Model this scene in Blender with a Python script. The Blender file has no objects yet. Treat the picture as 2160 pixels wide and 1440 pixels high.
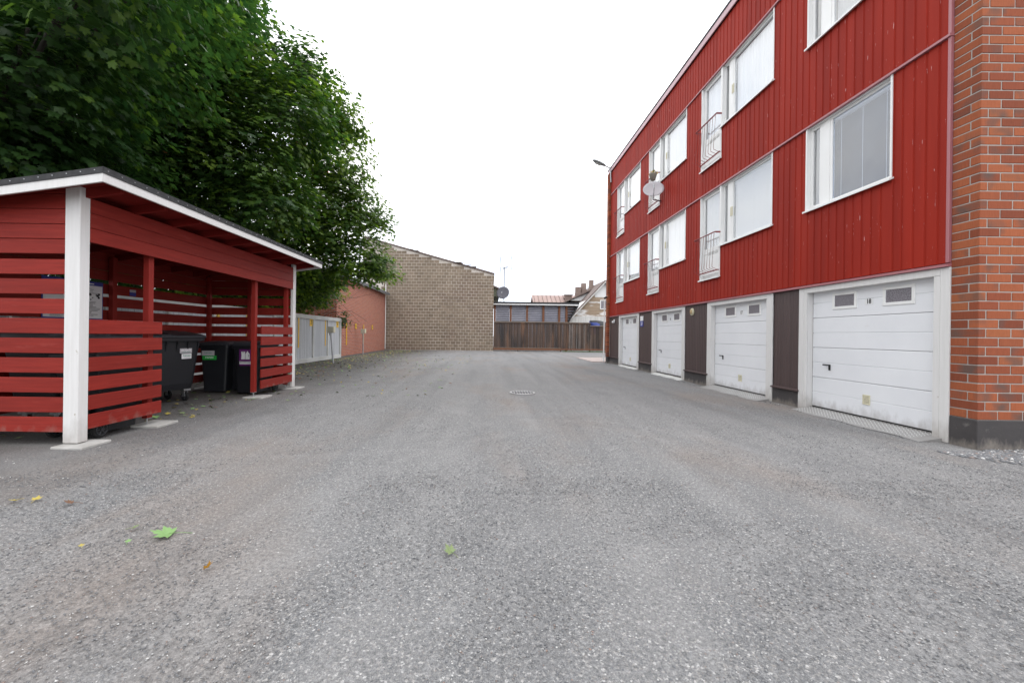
import bpy, math, random
import numpy as np
from mathutils import Vector, Matrix

R = math.radians
rng = random.Random(7)
nrng = np.random.default_rng(7)
scene = bpy.context.scene
col = scene.collection

# ------------------------------------------------------------------ camera
CAMZ = 1.27
cd = bpy.data.cameras.new('camera')
cam = bpy.data.objects.new('camera', cd)
col.objects.link(cam)
cd.sensor_width = 36.0
cd.lens = 14.0
cd.shift_x = 45.2 / 2160
cd.shift_y = -13.4 / 2160
cd.clip_start = 0.05
cd.clip_end = 1000
cam.location = (0, 0, CAMZ)
roll = 0.0125
cam.matrix_world = Matrix.Translation((0, 0, CAMZ)) @ Matrix.Rotation(R(90), 4, 'X') @ Matrix.Rotation(roll, 4, 'Z')
scene.camera = cam

# ------------------------------------------------------------------ world and sun (overcast day)
SUN_EL, SUN_AZ = R(62), R(125)
world = bpy.data.worlds.new('World')
scene.world = world
world.use_nodes = True
wn, wl = world.node_tree.nodes, world.node_tree.links
wn.clear()
sky = wn.new('ShaderNodeTexSky'); sky.sky_type = 'NISHITA'; sky.sun_disc = False
sky.sun_elevation = SUN_EL; sky.sun_rotation = SUN_AZ
tc = wn.new('ShaderNodeTexCoord')
cl = wn.new('ShaderNodeTexNoise'); cl.inputs['Scale'].default_value = 2.2; cl.inputs['Detail'].default_value = 5
cr = wn.new('ShaderNodeValToRGB')
cr.color_ramp.elements[0].position = 0.36; cr.color_ramp.elements[0].color = (11.0, 12.0, 14.0, 1)
cr.color_ramp.elements[1].position = 0.60; cr.color_ramp.elements[1].color = (19.5, 19.3, 19.0, 1)
mx = wn.new('ShaderNodeMix'); mx.data_type = 'RGBA'; mx.inputs['Factor'].default_value = 0.9
bg = wn.new('ShaderNodeBackground'); bg.inputs['Strength'].default_value = 0.094
wo = wn.new('ShaderNodeOutputWorld')
wl.new(tc.outputs['Generated'], cl.inputs['Vector'])
wl.new(cl.outputs['Fac'], cr.inputs['Fac'])
wl.new(sky.outputs['Color'], mx.inputs[6]); wl.new(cr.outputs['Color'], mx.inputs[7])
wl.new(mx.outputs[2], bg.inputs['Color']); wl.new(bg.outputs[0], wo.inputs['Surface'])

sd = bpy.data.lights.new('sun', 'SUN'); sd.energy = 0.55; sd.angle = R(25); sd.color = (1, .97, .93)
sun = bpy.data.objects.new('sun', sd); col.objects.link(sun)
sdir = Vector((math.sin(SUN_AZ) * math.cos(SUN_EL), math.cos(SUN_AZ) * math.cos(SUN_EL), math.sin(SUN_EL)))
sun.rotation_euler = sdir.to_track_quat('Z', 'Y').to_euler()
sun.location = (0, 0, 30)

scene.view_settings.view_transform = 'Standard'
scene.view_settings.look = 'None'
scene.view_settings.exposure = 0.58
scene.view_settings.gamma = 1.0
scene.view_settings.use_curve_mapping = False
scene.render.engine = 'CYCLES'
scene.cycles.max_bounces = 6
scene.cycles.diffuse_bounces = 3
scene.cycles.glossy_bounces = 3
scene.cycles.transparent_max_bounces = 8
scene.cycles.use_denoising = True

# ------------------------------------------------------------------ materials
def mat(name, c, rough=.7, c2=None, amt=.5, scale=6, stretch=(1, 1, 1), bump=0, bscale=60, bdist=.002, bstretch=None,
        rnd=0, metal=0, spec=.5, thr=None, c3=None, s3=8, st3=(1, 1, 1), lo3=.62, hi3=.68, detail=5, splash=0):
    """base colour varied by a world-space noise, a per-piece random value and an optional layer of wear"""
    m = bpy.data.materials.new(name); m.use_nodes = True
    n, l = m.node_tree.nodes, m.node_tree.links
    b = n['Principled BSDF']
    b.inputs['Roughness'].default_value = rough
    b.inputs['Metallic'].default_value = metal
    b.inputs['Specular IOR Level'].default_value = spec
    g = n.new('ShaderNodeNewGeometry')
    def noise(sc, st, det):
        mp = n.new('ShaderNodeMapping'); mp.inputs['Scale'].default_value = st
        l.new(g.outputs['Position'], mp.inputs['Vector'])
        t = n.new('ShaderNodeTexNoise'); t.inputs['Scale'].default_value = sc; t.inputs['Detail'].default_value = det
        t.inputs['Roughness'].default_value = .6
        l.new(mp.outputs[0], t.inputs['Vector'])
        return t
    cur = n.new('ShaderNodeRGB'); cur.outputs[0].default_value = (*c, 1)
    out = cur.outputs[0]
    if c2 is not None:
        t = noise(scale, stretch, detail)
        mr = n.new('ShaderNodeMapRange'); mr.inputs['From Min'].default_value = .35; mr.inputs['From Max'].default_value = .65
        mr.inputs['To Max'].default_value = amt
        l.new(t.outputs['Fac'], mr.inputs['Value'])
        x = n.new('ShaderNodeMix'); x.data_type = 'RGBA'
        l.new(mr.outputs[0], x.inputs['Factor']); l.new(out, x.inputs[6]); x.inputs[7].default_value = (*c2, 1)
        out = x.outputs[2]
    if rnd:
        oi = n.new('ShaderNodeObjectInfo')
        at = n.new('ShaderNodeAttribute'); at.attribute_name = 'rnd'
        ad = n.new('ShaderNodeMath'); ad.operation = 'ADD'
        l.new(oi.outputs['Random'], ad.inputs[0]); l.new(at.outputs['Fac'], ad.inputs[1])
        fr = n.new('ShaderNodeMath'); fr.operation = 'FRACT'; l.new(ad.outputs[0], fr.inputs[0])
        mr = n.new('ShaderNodeMapRange'); mr.inputs['To Min'].default_value = 1 - rnd; mr.inputs['To Max'].default_value = 1 + rnd
        l.new(fr.outputs[0], mr.inputs['Value'])
        hs = n.new('ShaderNodeHueSaturation'); l.new(mr.outputs[0], hs.inputs['Value']); l.new(out, hs.inputs['Color'])
        out = hs.outputs[0]
        m['rnd_socket'] = 1
    if c3 is not None:
        t = noise(s3, st3, 8)
        mr = n.new('ShaderNodeMapRange'); mr.inputs['From Min'].default_value = lo3; mr.inputs['From Max'].default_value = hi3
        l.new(t.outputs['Fac'], mr.inputs['Value'])
        x = n.new('ShaderNodeMix'); x.data_type = 'RGBA'
        l.new(mr.outputs[0], x.inputs['Factor']); l.new(out, x.inputs[6]); x.inputs[7].default_value = (*c3, 1)
        out = x.outputs[2]
    if splash:
        sp = n.new('ShaderNodeSeparateXYZ'); l.new(g.outputs['Position'], sp.inputs[0])
        t = noise(9, (1, 1, .5), 6)
        ml = n.new('ShaderNodeMath'); ml.operation = 'MULTIPLY_ADD'; l.new(t.outputs['Fac'], ml.inputs[0]); ml.inputs[1].default_value = .45; l.new(sp.outputs[2], ml.inputs[2])
        mr = n.new('ShaderNodeMapRange'); mr.inputs['From Min'].default_value = splash + .22; mr.inputs['From Max'].default_value = .22; mr.inputs['To Max'].default_value = .6
        l.new(ml.outputs[0], mr.inputs[0])
        x = n.new('ShaderNodeMix'); x.data_type = 'RGBA'
        l.new(mr.outputs[0], x.inputs['Factor']); l.new(out, x.inputs[6]); x.inputs[7].default_value = (.25, .22, .19, 1)
        out = x.outputs[2]
    l.new(out, b.inputs['Base Color'])
    if bump:
        t = noise(bscale, bstretch or stretch, 6)
        bp = n.new('ShaderNodeBump'); bp.inputs['Strength'].default_value = bump; bp.inputs['Distance'].default_value = bdist
        l.new(t.outputs['Fac'], bp.inputs['Height']); l.new(bp.outputs[0], b.inputs['Normal'])
    return m

GRH = (.6, .6, 12)   # grain along horizontal boards
GRV = (14, 14, .7)   # grain along vertical boards
M = {}
M['redwood'] = mat('red_painted_board', (.245, .024, .017), .6, (.175, .016, .012), .8, 4, GRH, .35, 14, .0015, GRH, rnd=.1, spec=.15,
                   c3=(.27, .05, .04), s3=3.5, st3=(1, 1, 6), lo3=.60, hi3=.85, splash=.2)
M['redwoodv'] = mat('red_painted_post', (.255, .024, .018), .6, (.21, .02, .015), .6, 3, GRV, .3, 8, .001, GRV, rnd=.06, spec=.15)
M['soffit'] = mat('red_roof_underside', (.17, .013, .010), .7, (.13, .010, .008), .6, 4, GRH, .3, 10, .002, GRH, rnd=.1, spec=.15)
M['whitewood'] = mat('white_painted_board', (.66, .65, .64), .55, (.57, .56, .54), .5, 3, GRV, .25, 9, .001, GRV, rnd=.02,
                     c3=(.4, .36, .3), s3=10, st3=(1, 1, .8), lo3=.68, hi3=.74, splash=.3)
M['whitesteel'] = mat('white_coated_steel', (.76, .77, .79), .4, (.68, .69, .72), .5, 1.5, (1, 1, 1), .06, 30, .001, rnd=.01,
                      c3=(.5, .46, .4), s3=2.2, st3=(1, 1, 3), lo3=.7, hi3=.85, splash=.22)
M['whitepvc'] = mat('white_window_frame', (.8, .8, .79), .4, (.72, .72, .7), .4, 3)
M['blindwhite'] = mat('white_blind_slat', (.8, .81, .82), .5)
M['curtain'] = mat('white_curtain', (.88, .88, .88), .9, (.74, .76, .80), .7, 3, (12, 12, .4))
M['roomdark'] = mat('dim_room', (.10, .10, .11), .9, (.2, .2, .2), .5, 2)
M['facade'] = mat('red_coated_cladding', (.30, .024, .013), .6, (.235, .018, .011), .9, 2.2, (1, 1.6, .14), .05, 20, .001, rnd=.05, spec=.1,
                  c3=(.62, .42, .42), s3=5.5, st3=(9, 9, 1), lo3=.67, hi3=.73)
M['flashing'] = mat('sky_sheen_flashing', (.38, .15, .165), .4, (.33, .12, .135), .6, 1.2, (1, 1, 1), spec=.5)  # mauve carries the sky's reflection on red metal in the colour
M['roofflash'] = mat('sky_sheen_roof_edge', (.50, .33, .36), .45, (.44, .27, .30), .6, 1.2, (1, 1, 1))  # pale mauve is sky sheen painted into the roof trim
M['brown'] = mat('brown_painted_board', (.072, .045, .043), .5, (.05, .033, .032), .6, 3, GRV, .15, 12, .001, GRV, rnd=.1)
M['plinth'] = mat('dark_grey_plinth', (.055, .049, .049), .8, (.035, .032, .033), .7, 2, (1, 1, 1.5), .6, 25, .004,
                  c3=(.16, .15, .14), s3=6, lo3=.64, hi3=.8, splash=.12)
M['mortar'] = mat('grey_mortar', (.37, .335, .305), .95, (.27, .25, .23), .6, 8, (1, 1, 1), .5, 90, .003)
M['mortarpale'] = mat('pale_mortar', (.60, .545, .49), .95, (.36, .32, .28), .8, .5, (1, 1, 1), .5, 30, .01)
M['block'] = mat('brown_grey_block', (.228, .180, .132), .95, (.185, .145, .108), .8, 1.1, (1, 1, 1), .5, 18, .012, rnd=.14,
                 c3=(.17, .115, .09), s3=.35, lo3=.5, hi3=.8)
M['black'] = mat('black_plastic', (.009, .010, .013), .45, (.014, .015, .019), .6, 3, bump=.1, bscale=120)
M['blacklid'] = mat('dark_grey_plastic_lid', (.022, .024, .029), .4, (.035, .036, .042), .6, 4, bump=.1, bscale=120)
M['rubber'] = mat('black_rubber', (.012, .012, .012), .85)
M['bitumen'] = mat('black_roofing_felt', (.028, .028, .03), .9, (.06, .06, .062), .6, 20, bump=.5, bscale=200)
M['steel'] = mat('galvanised_steel', (.42, .43, .44), .45, (.3, .3, .31), .6, 8, metal=.8)
M['darksteel'] = mat('grey_metal', (.16, .17, .18), .5, (.1, .1, .11), .6, 4, metal=.3)
M['checker'] = mat('aluminium_plate', (.34, .33, .32), .5, (.26, .25, .24), .7, 5, metal=.3)
M['checkdot'] = mat('polished_tread', (.62, .62, .61), .35, metal=.4)
M['concrete'] = mat('pale_concrete', (.42, .41, .39), .9, (.28, .27, .25), .7, 5, (1, 1, 1), .4, 60, .004)
M['fencegrey'] = mat('grey_painted_board', (.44, .45, .465), .8, (.35, .36, .37), .7, 2, GRV, .3, 12, .002, GRV, rnd=.09)
M['fencewhite'] = mat('weathered_white_board', (.52, .52, .50), .7, (.36, .36, .34), .7, 1.4, (1, 1, 1), .2, 12, .002, rnd=.04)
M['yellow'] = mat('yellow_plate', (.72, .44, .02), .5, (.6, .36, .02), .5, 4)
M['ink'] = mat('black_lettering', (.012, .012, .014), .6)
M['greytext'] = mat('grey_lettering', (.2, .2, .22), .6)
M['white'] = mat('white_print', (.75, .75, .75), .5)
M['stickergrey'] = mat('grey_sticker', (.42, .40, .42), .5)
M['green'] = mat('green_print', (.02, .33, .05), .5)
M['teal'] = mat('green_lettering', (.03, .24, .14), .5)
M['purple'] = mat('purple_print', (.13, .015, .14), .5)
M['blue'] = mat('blue_print', (.035, .045, .26), .5)
M['tan'] = mat('tan_print', (.4, .28, .14), .6)
M['fencewood'] = mat('weathered_brown_board', (.095, .060, .043), .85, (.032, .027, .026), .9, 1.0, (3, 3, .5), .4, 20, .004, GRV, rnd=.38,
                     c3=(.19, .10, .06), s3=.8, st3=(3, 3, .3), lo3=.55, hi3=.75)
M['railwood'] = mat('pale_weathered_rail', (.30, .25, .20), .85, (.16, .12, .09), .8, 1.3, (.4, 3, 3))
M['cedar'] = mat('brown_timber_post', (.20, .085, .045), .8, (.13, .055, .03), .7, 2, GRV, rnd=.15)
M['corrugated'] = mat('grey_corrugated_sheet', (.27, .27, .31), .5, (.18, .18, .22), .7, 1.5, (1, 1, 1), metal=.3)
M['pinkroof'] = mat('faded_brown_metal_roof', (.36, .255, .225), .6, (.28, .19, .165), .7, .7)
M['darkroof'] = mat('brown_roof_edge', (.12, .085, .075), .7, (.2, .15, .13), .6, 2)
M['peel'] = mat('peeling_clapboard', (.38, .29, .21), .9, (.30, .22, .15), .8, 1.2, (.5, .5, 5), rnd=.12,
                c3=(.72, .70, .68), s3=.9, st3=(.7, .7, 3), lo3=.52, hi3=.58)
M['whiteboard'] = mat('pale_board_wall', (.68, .67, .65), .85, (.45, .43, .40), .7, 1.5, (5, 5, .4), rnd=.06)
M['plasterwhite'] = mat('white_plaster', (.72, .72, .71), .9, (.6, .6, .58), .5, 1.2)
M['chimney'] = mat('brown_chimney_brick', (.26, .20, .175), .95, (.19, .14, .12), .7, 3)
M['eave'] = mat('olive_eave_box', (.16, .17, .12), .8, (.1, .11, .08), .7, 2)
M['dishgrey'] = mat('dark_grey_dish', (.11, .11, .135), .5, (.085, .085, .105), .5, 2)
M['dishlight'] = mat('light_grey_dish', (.50, .48, .50), .5, (.44, .42, .44), .5, 3)
M['lampgrey'] = mat('grey_lamp_housing', (.16, .17, .17), .5)
M['lampglass'] = mat('lamp_lens', (.45, .48, .45), .25)
M['cream'] = mat('cream_plastic', (.62, .58, .42), .5)
M['boxgrey'] = mat('beige_grey_box', (.42, .41, .33), .6, (.34, .33, .27), .5, 4)
M['pot'] = mat('grey_brown_pot', (.2, .18, .15), .8, (.3, .27, .22), .6, 9)
M['petal'] = mat('yellow_petal', (.75, .48, .03), .6)
M['petalpink'] = mat('pink_petal', (.62, .22, .2), .6)
M['potleaf'] = mat('pot_leaf', (.05, .12, .02), .6)
M['bark'] = mat('dark_bark', (.06, .05, .042), .95, (.035, .03, .027), .8, 4, (1, 1, .3), .8, 18, .02)
M['twig'] = mat('bare_twig', (.07, .05, .042), .9)
M['tarp'] = mat('blue_tarp', (.012, .035, .22), .5, (.01, .025, .15), .5, 3)
M['railred'] = mat('dark_red_railing', (.24, .035, .035), .5, (.17, .025, .025), .5, 4)
M['paving'] = mat('pinkish_paving', (.42, .34, .31), .9, (.33, .28, .26), .7, 2, bump=.3, bscale=30)
M['brownstone'] = mat('shed_rock', (.2, .2, .21), .9, (.28, .26, .25), .6, 7, bump=.4, bscale=50, rnd=.45)
M['grass'] = mat('low_weeds', (.05, .11, .02), .8, (.09, .14, .03), .7, 5)
M['deadbrown'] = mat('dry_brown_leaf', (.16, .085, .05), .8)
M['fallgreen'] = mat('fallen_green_leaf', (.17, .30, .10), .6, (.22, .36, .14), .6, 40)
M['fallgreen2'] = mat('fallen_dull_leaf', (.15, .22, .09), .7, (.2, .2, .1), .6, 40)
M['fallyellow'] = mat('fallen_yellow_leaf', (.42, .31, .06), .7, (.3, .3, .08), .6, 40)
M['fallorange'] = mat('fallen_orange_leaf', (.50, .25, .03), .7)
M['drainshade'] = mat('drain_shade_black', (.004, .004, .004), 1.0, spec=0)
M['ironlight'] = mat('worn_cast_iron', (.42, .41, .41), .55, (.3, .29, .29), .6, 12, metal=.3)

def brick_material(name, burnt):
    m = bpy.data.materials.new(name); m.use_nodes = True
    n, l = m.node_tree.nodes, m.node_tree.links
    b = n['Principled BSDF']; b.inputs['Roughness'].default_value = .85; b.inputs['Specular IOR Level'].default_value = .2
    g = n.new('ShaderNodeNewGeometry'); oi = n.new('ShaderNodeObjectInfo')
    at = n.new('ShaderNodeAttribute'); at.attribute_name = 'rnd'
    ad = n.new('ShaderNodeMath'); ad.operation = 'ADD'; l.new(oi.outputs['Random'], ad.inputs[0]); l.new(at.outputs['Fac'], ad.inputs[1])
    fr = n.new('ShaderNodeMath'); fr.operation = 'FRACT'; l.new(ad.outputs[0], fr.inputs[0])
    rp = n.new('ShaderNodeValToRGB'); rp.color_ramp.interpolation = 'LINEAR'
    e = rp.color_ramp.elements
    e[0].position = 0; e[0].color = (.19, .052, .028, 1)
    e[1].position = 1; e[1].color = (.33, .108, .046, 1)
    for p, c in ((.25, (.26, .072, .034)), (.55, (.335, .100, .044)), (.8, (.235, .062, .032))):
        x = e.new(p); x.color = (*c, 1)
    l.new(fr.outputs[0], rp.inputs['Fac'])
    # vertical drag marks of the brick face
    mp = n.new('ShaderNodeMapping'); mp.inputs['Scale'].default_value = (1, 1, .12)
    l.new(g.outputs['Position'], mp.inputs[0])
    t = n.new('ShaderNodeTexNoise'); t.inputs['Scale'].default_value = 90; t.inputs['Detail'].default_value = 4; l.new(mp.outputs[0], t.inputs[0])
    mr = n.new('ShaderNodeMapRange'); mr.inputs['To Min'].default_value = .78; mr.inputs['To Max'].default_value = 1.2; l.new(t.outputs['Fac'], mr.inputs[0])
    hs = n.new('ShaderNodeHueSaturation'); l.new(mr.outputs[0], hs.inputs['Value']); l.new(rp.outputs[0], hs.inputs['Color'])
    # kiln-burnt dark ends
    t2 = n.new('ShaderNodeTexNoise'); t2.inputs['Scale'].default_value = 3.2; t2.inputs['Detail'].default_value = 2
    t2.noise_dimensions = '4D'
    mw = n.new('ShaderNodeMath'); mw.operation = 'MULTIPLY'; mw.inputs[1].default_value = 40; l.new(fr.outputs[0], mw.inputs[0])
    l.new(mw.outputs[0], t2.inputs['W']); l.new(g.outputs['Position'], t2.inputs['Vector'])
    m2 = n.new('ShaderNodeMapRange'); m2.inputs['From Min'].default_value = .54 - burnt; m2.inputs['From Max'].default_value = .72 - burnt; m2.inputs['To Max'].default_value = .85
    l.new(t2.outputs['Fac'], m2.inputs[0])
    x = n.new('ShaderNodeMix'); x.data_type = 'RGBA'; l.new(m2.outputs[0], x.inputs['Factor']); l.new(hs.outputs[0], x.inputs[6])
    x.inputs[7].default_value = (.10, .075, .065, 1)
    l.new(x.outputs[2], b.inputs['Base Color'])
    bp = n.new('ShaderNodeBump'); bp.inputs['Strength'].default_value = .5; bp.inputs['Distance'].default_value = .003
    l.new(t.outputs['Fac'], bp.inputs['Height']); l.new(bp.outputs[0], b.inputs['Normal'])
    return m
M['brick'] = brick_material('orange_brick', 0)

def brick_wall_material(name, base, base2, mortar, bw, bh, axis):
    """bricks too far off to be told apart"""
    m = bpy.data.materials.new(name); m.use_nodes = True
    n, l = m.node_tree.nodes, m.node_tree.links
    b = n['Principled BSDF']; b.inputs['Roughness'].default_value = .9
    g = n.new('ShaderNodeNewGeometry'); s = n.new('ShaderNodeSeparateXYZ'); c = n.new('ShaderNodeCombineXYZ')
    l.new(g.outputs['Position'], s.inputs[0]); l.new(s.outputs[axis], c.inputs[0]); l.new(s.outputs[2], c.inputs[1])
    br = n.new('ShaderNodeTexBrick'); l.new(c.outputs[0], br.inputs['Vector'])
    br.inputs['Color1'].default_value = (*base, 1); br.inputs['Color2'].default_value = (*base2, 1); br.inputs['Mortar'].default_value = (*mortar, 1)
    br.inputs['Scale'].default_value = 1; br.inputs['Mortar Size'].default_value = .013; br.inputs['Brick Width'].default_value = bw
    br.inputs['Row Height'].default_value = bh; br.inputs['Mortar Smooth'].default_value = .3
    t = n.new('ShaderNodeTexNoise'); t.inputs['Scale'].default_value = .8; t.inputs['Detail'].default_value = 7; l.new(g.outputs['Position'], t.inputs[0])
    mr = n.new('ShaderNodeMapRange'); mr.inputs['From Min'].default_value = .5; mr.inputs['From Max'].default_value = .72; mr.inputs['To Max'].default_value = .55
    l.new(t.outputs['Fac'], mr.inputs[0])
    x = n.new('ShaderNodeMix'); x.data_type = 'RGBA'; l.new(mr.outputs[0], x.inputs['Factor']); l.new(br.outputs['Color'], x.inputs[6])
    x.inputs[7].default_value = (.36, .16, .10, 1)
    l.new(x.outputs[2], b.inputs['Base Color'])
    bp = n.new('ShaderNodeBump'); bp.inputs['Strength'].default_value = .6; bp.inputs['Distance'].default_value = -.01
    l.new(br.outputs['Fac'], bp.inputs['Height']); l.new(bp.outputs[0], b.inputs['Normal'])
    return m
M['oldbrickY'] = brick_wall_material('old_red_brick_side', (.40, .115, .062), (.30, .078, .045), (.33, .25, .21), .27, .088, 1)
M['oldbrickX'] = brick_wall_material('old_red_brick_front', (.40, .115, .062), (.30, .078, .045), (.33, .25, .21), .27, .088, 0)

def glass(name, tint=(.97, .98, .985), ior=1.5, add=0.0):
    m = bpy.data.materials.new(name); m.use_nodes = True
    n, l = m.node_tree.nodes, m.node_tree.links
    n.clear()
    tr = n.new('ShaderNodeBsdfTransparent'); tr.inputs[0].default_value = (*tint, 1)
    gl = n.new('ShaderNodeBsdfGlossy'); gl.inputs['Roughness'].default_value = .015
    f = n.new('ShaderNodeFresnel'); f.inputs['IOR'].default_value = ior
    a = n.new('ShaderNodeMath'); a.operation = 'ADD'; a.inputs[1].default_value = add; l.new(f.outputs[0], a.inputs[0])
    g = n.new('ShaderNodeNewGeometry'); inv = n.new('ShaderNodeMath'); inv.operation = 'SUBTRACT'; inv.inputs[0].default_value = 1
    l.new(g.outputs['Backfacing'], inv.inputs[1])
    fm = n.new('ShaderNodeMath'); fm.operation = 'MULTIPLY'; l.new(a.outputs[0], fm.inputs[0]); l.new(inv.outputs[0], fm.inputs[1])
    mixn = n.new('ShaderNodeMixShader'); o = n.new('ShaderNodeOutputMaterial')
    l.new(fm.outputs[0], mixn.inputs[0]); l.new(tr.outputs[0], mixn.inputs[1]); l.new(gl.outputs[0], mixn.inputs[2]); l.new(mixn.outputs[0], o.inputs[0])
    return m
M['glass'] = glass('window_glass', add=.17)
M['glasssky'] = glass('sky_tinted_window_glass', tint=(.90, .94, 1), add=.14)  # bluish tint painted in for the mirrored sky
M['glassdim'] = mat('textured_glass', (.09, .085, .095), .3, (.3, .28, .31), .9, 90, (1, 1, 1), .6, 120, .003, detail=1)

def leaf_material():
    m = bpy.data.materials.new('maple_leaf'); m.use_nodes = True
    n, l = m.node_tree.nodes, m.node_tree.links
    n.clear()
    at = n.new('ShaderNodeAttribute'); at.attribute_name = 'rnd'
    sep = n.new('ShaderNodeMath'); sep.operation = 'ADD'; l.new(at.outputs['Fac'], sep.inputs[0])
    sep.inputs[1].default_value = 0
    rp = n.new('ShaderNodeValToRGB'); e = rp.color_ramp.elements
    e[0].position = 0; e[0].color = (.019, .052, .015, 1)
    e[1].position = 1; e[1].color = (.42, .14, .08, 1)
    for p, c in ((.5, (.038, .085, .019)), (.8, (.080, .145, .024)), (.93, (.13, .205, .028)), (.97, (.19, .27, .03)), (.985, (.3, .12, .07))):
        x = e.new(p); x.color = (*c, 1)
    l.new(sep.outputs[0], rp.inputs['Fac'])
    p = n.new('ShaderNodeBsdfPrincipled'); p.inputs['Roughness'].default_value = .42
    p.inputs['Specular IOR Level'].default_value = .35
    l.new(rp.outputs[0], p.inputs['Base Color'])
    hs = n.new('ShaderNodeHueSaturation'); hs.inputs['Saturation'].default_value = 1.1; hs.inputs['Value'].default_value = 1.9
    l.new(rp.outputs[0], hs.inputs['Color'])
    tl = n.new('ShaderNodeBsdfTranslucent'); l.new(hs.outputs[0], tl.inputs['Color'])
    mixn = n.new('ShaderNodeMixShader'); mixn.inputs[0].default_value = .36
    o = n.new('ShaderNodeOutputMaterial')
    l.new(p.outputs[0], mixn.inputs[1]); l.new(tl.outputs[0], mixn.inputs[2]); l.new(mixn.outputs[0], o.inputs[0])
    return m
M['leaf'] = leaf_material()

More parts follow.
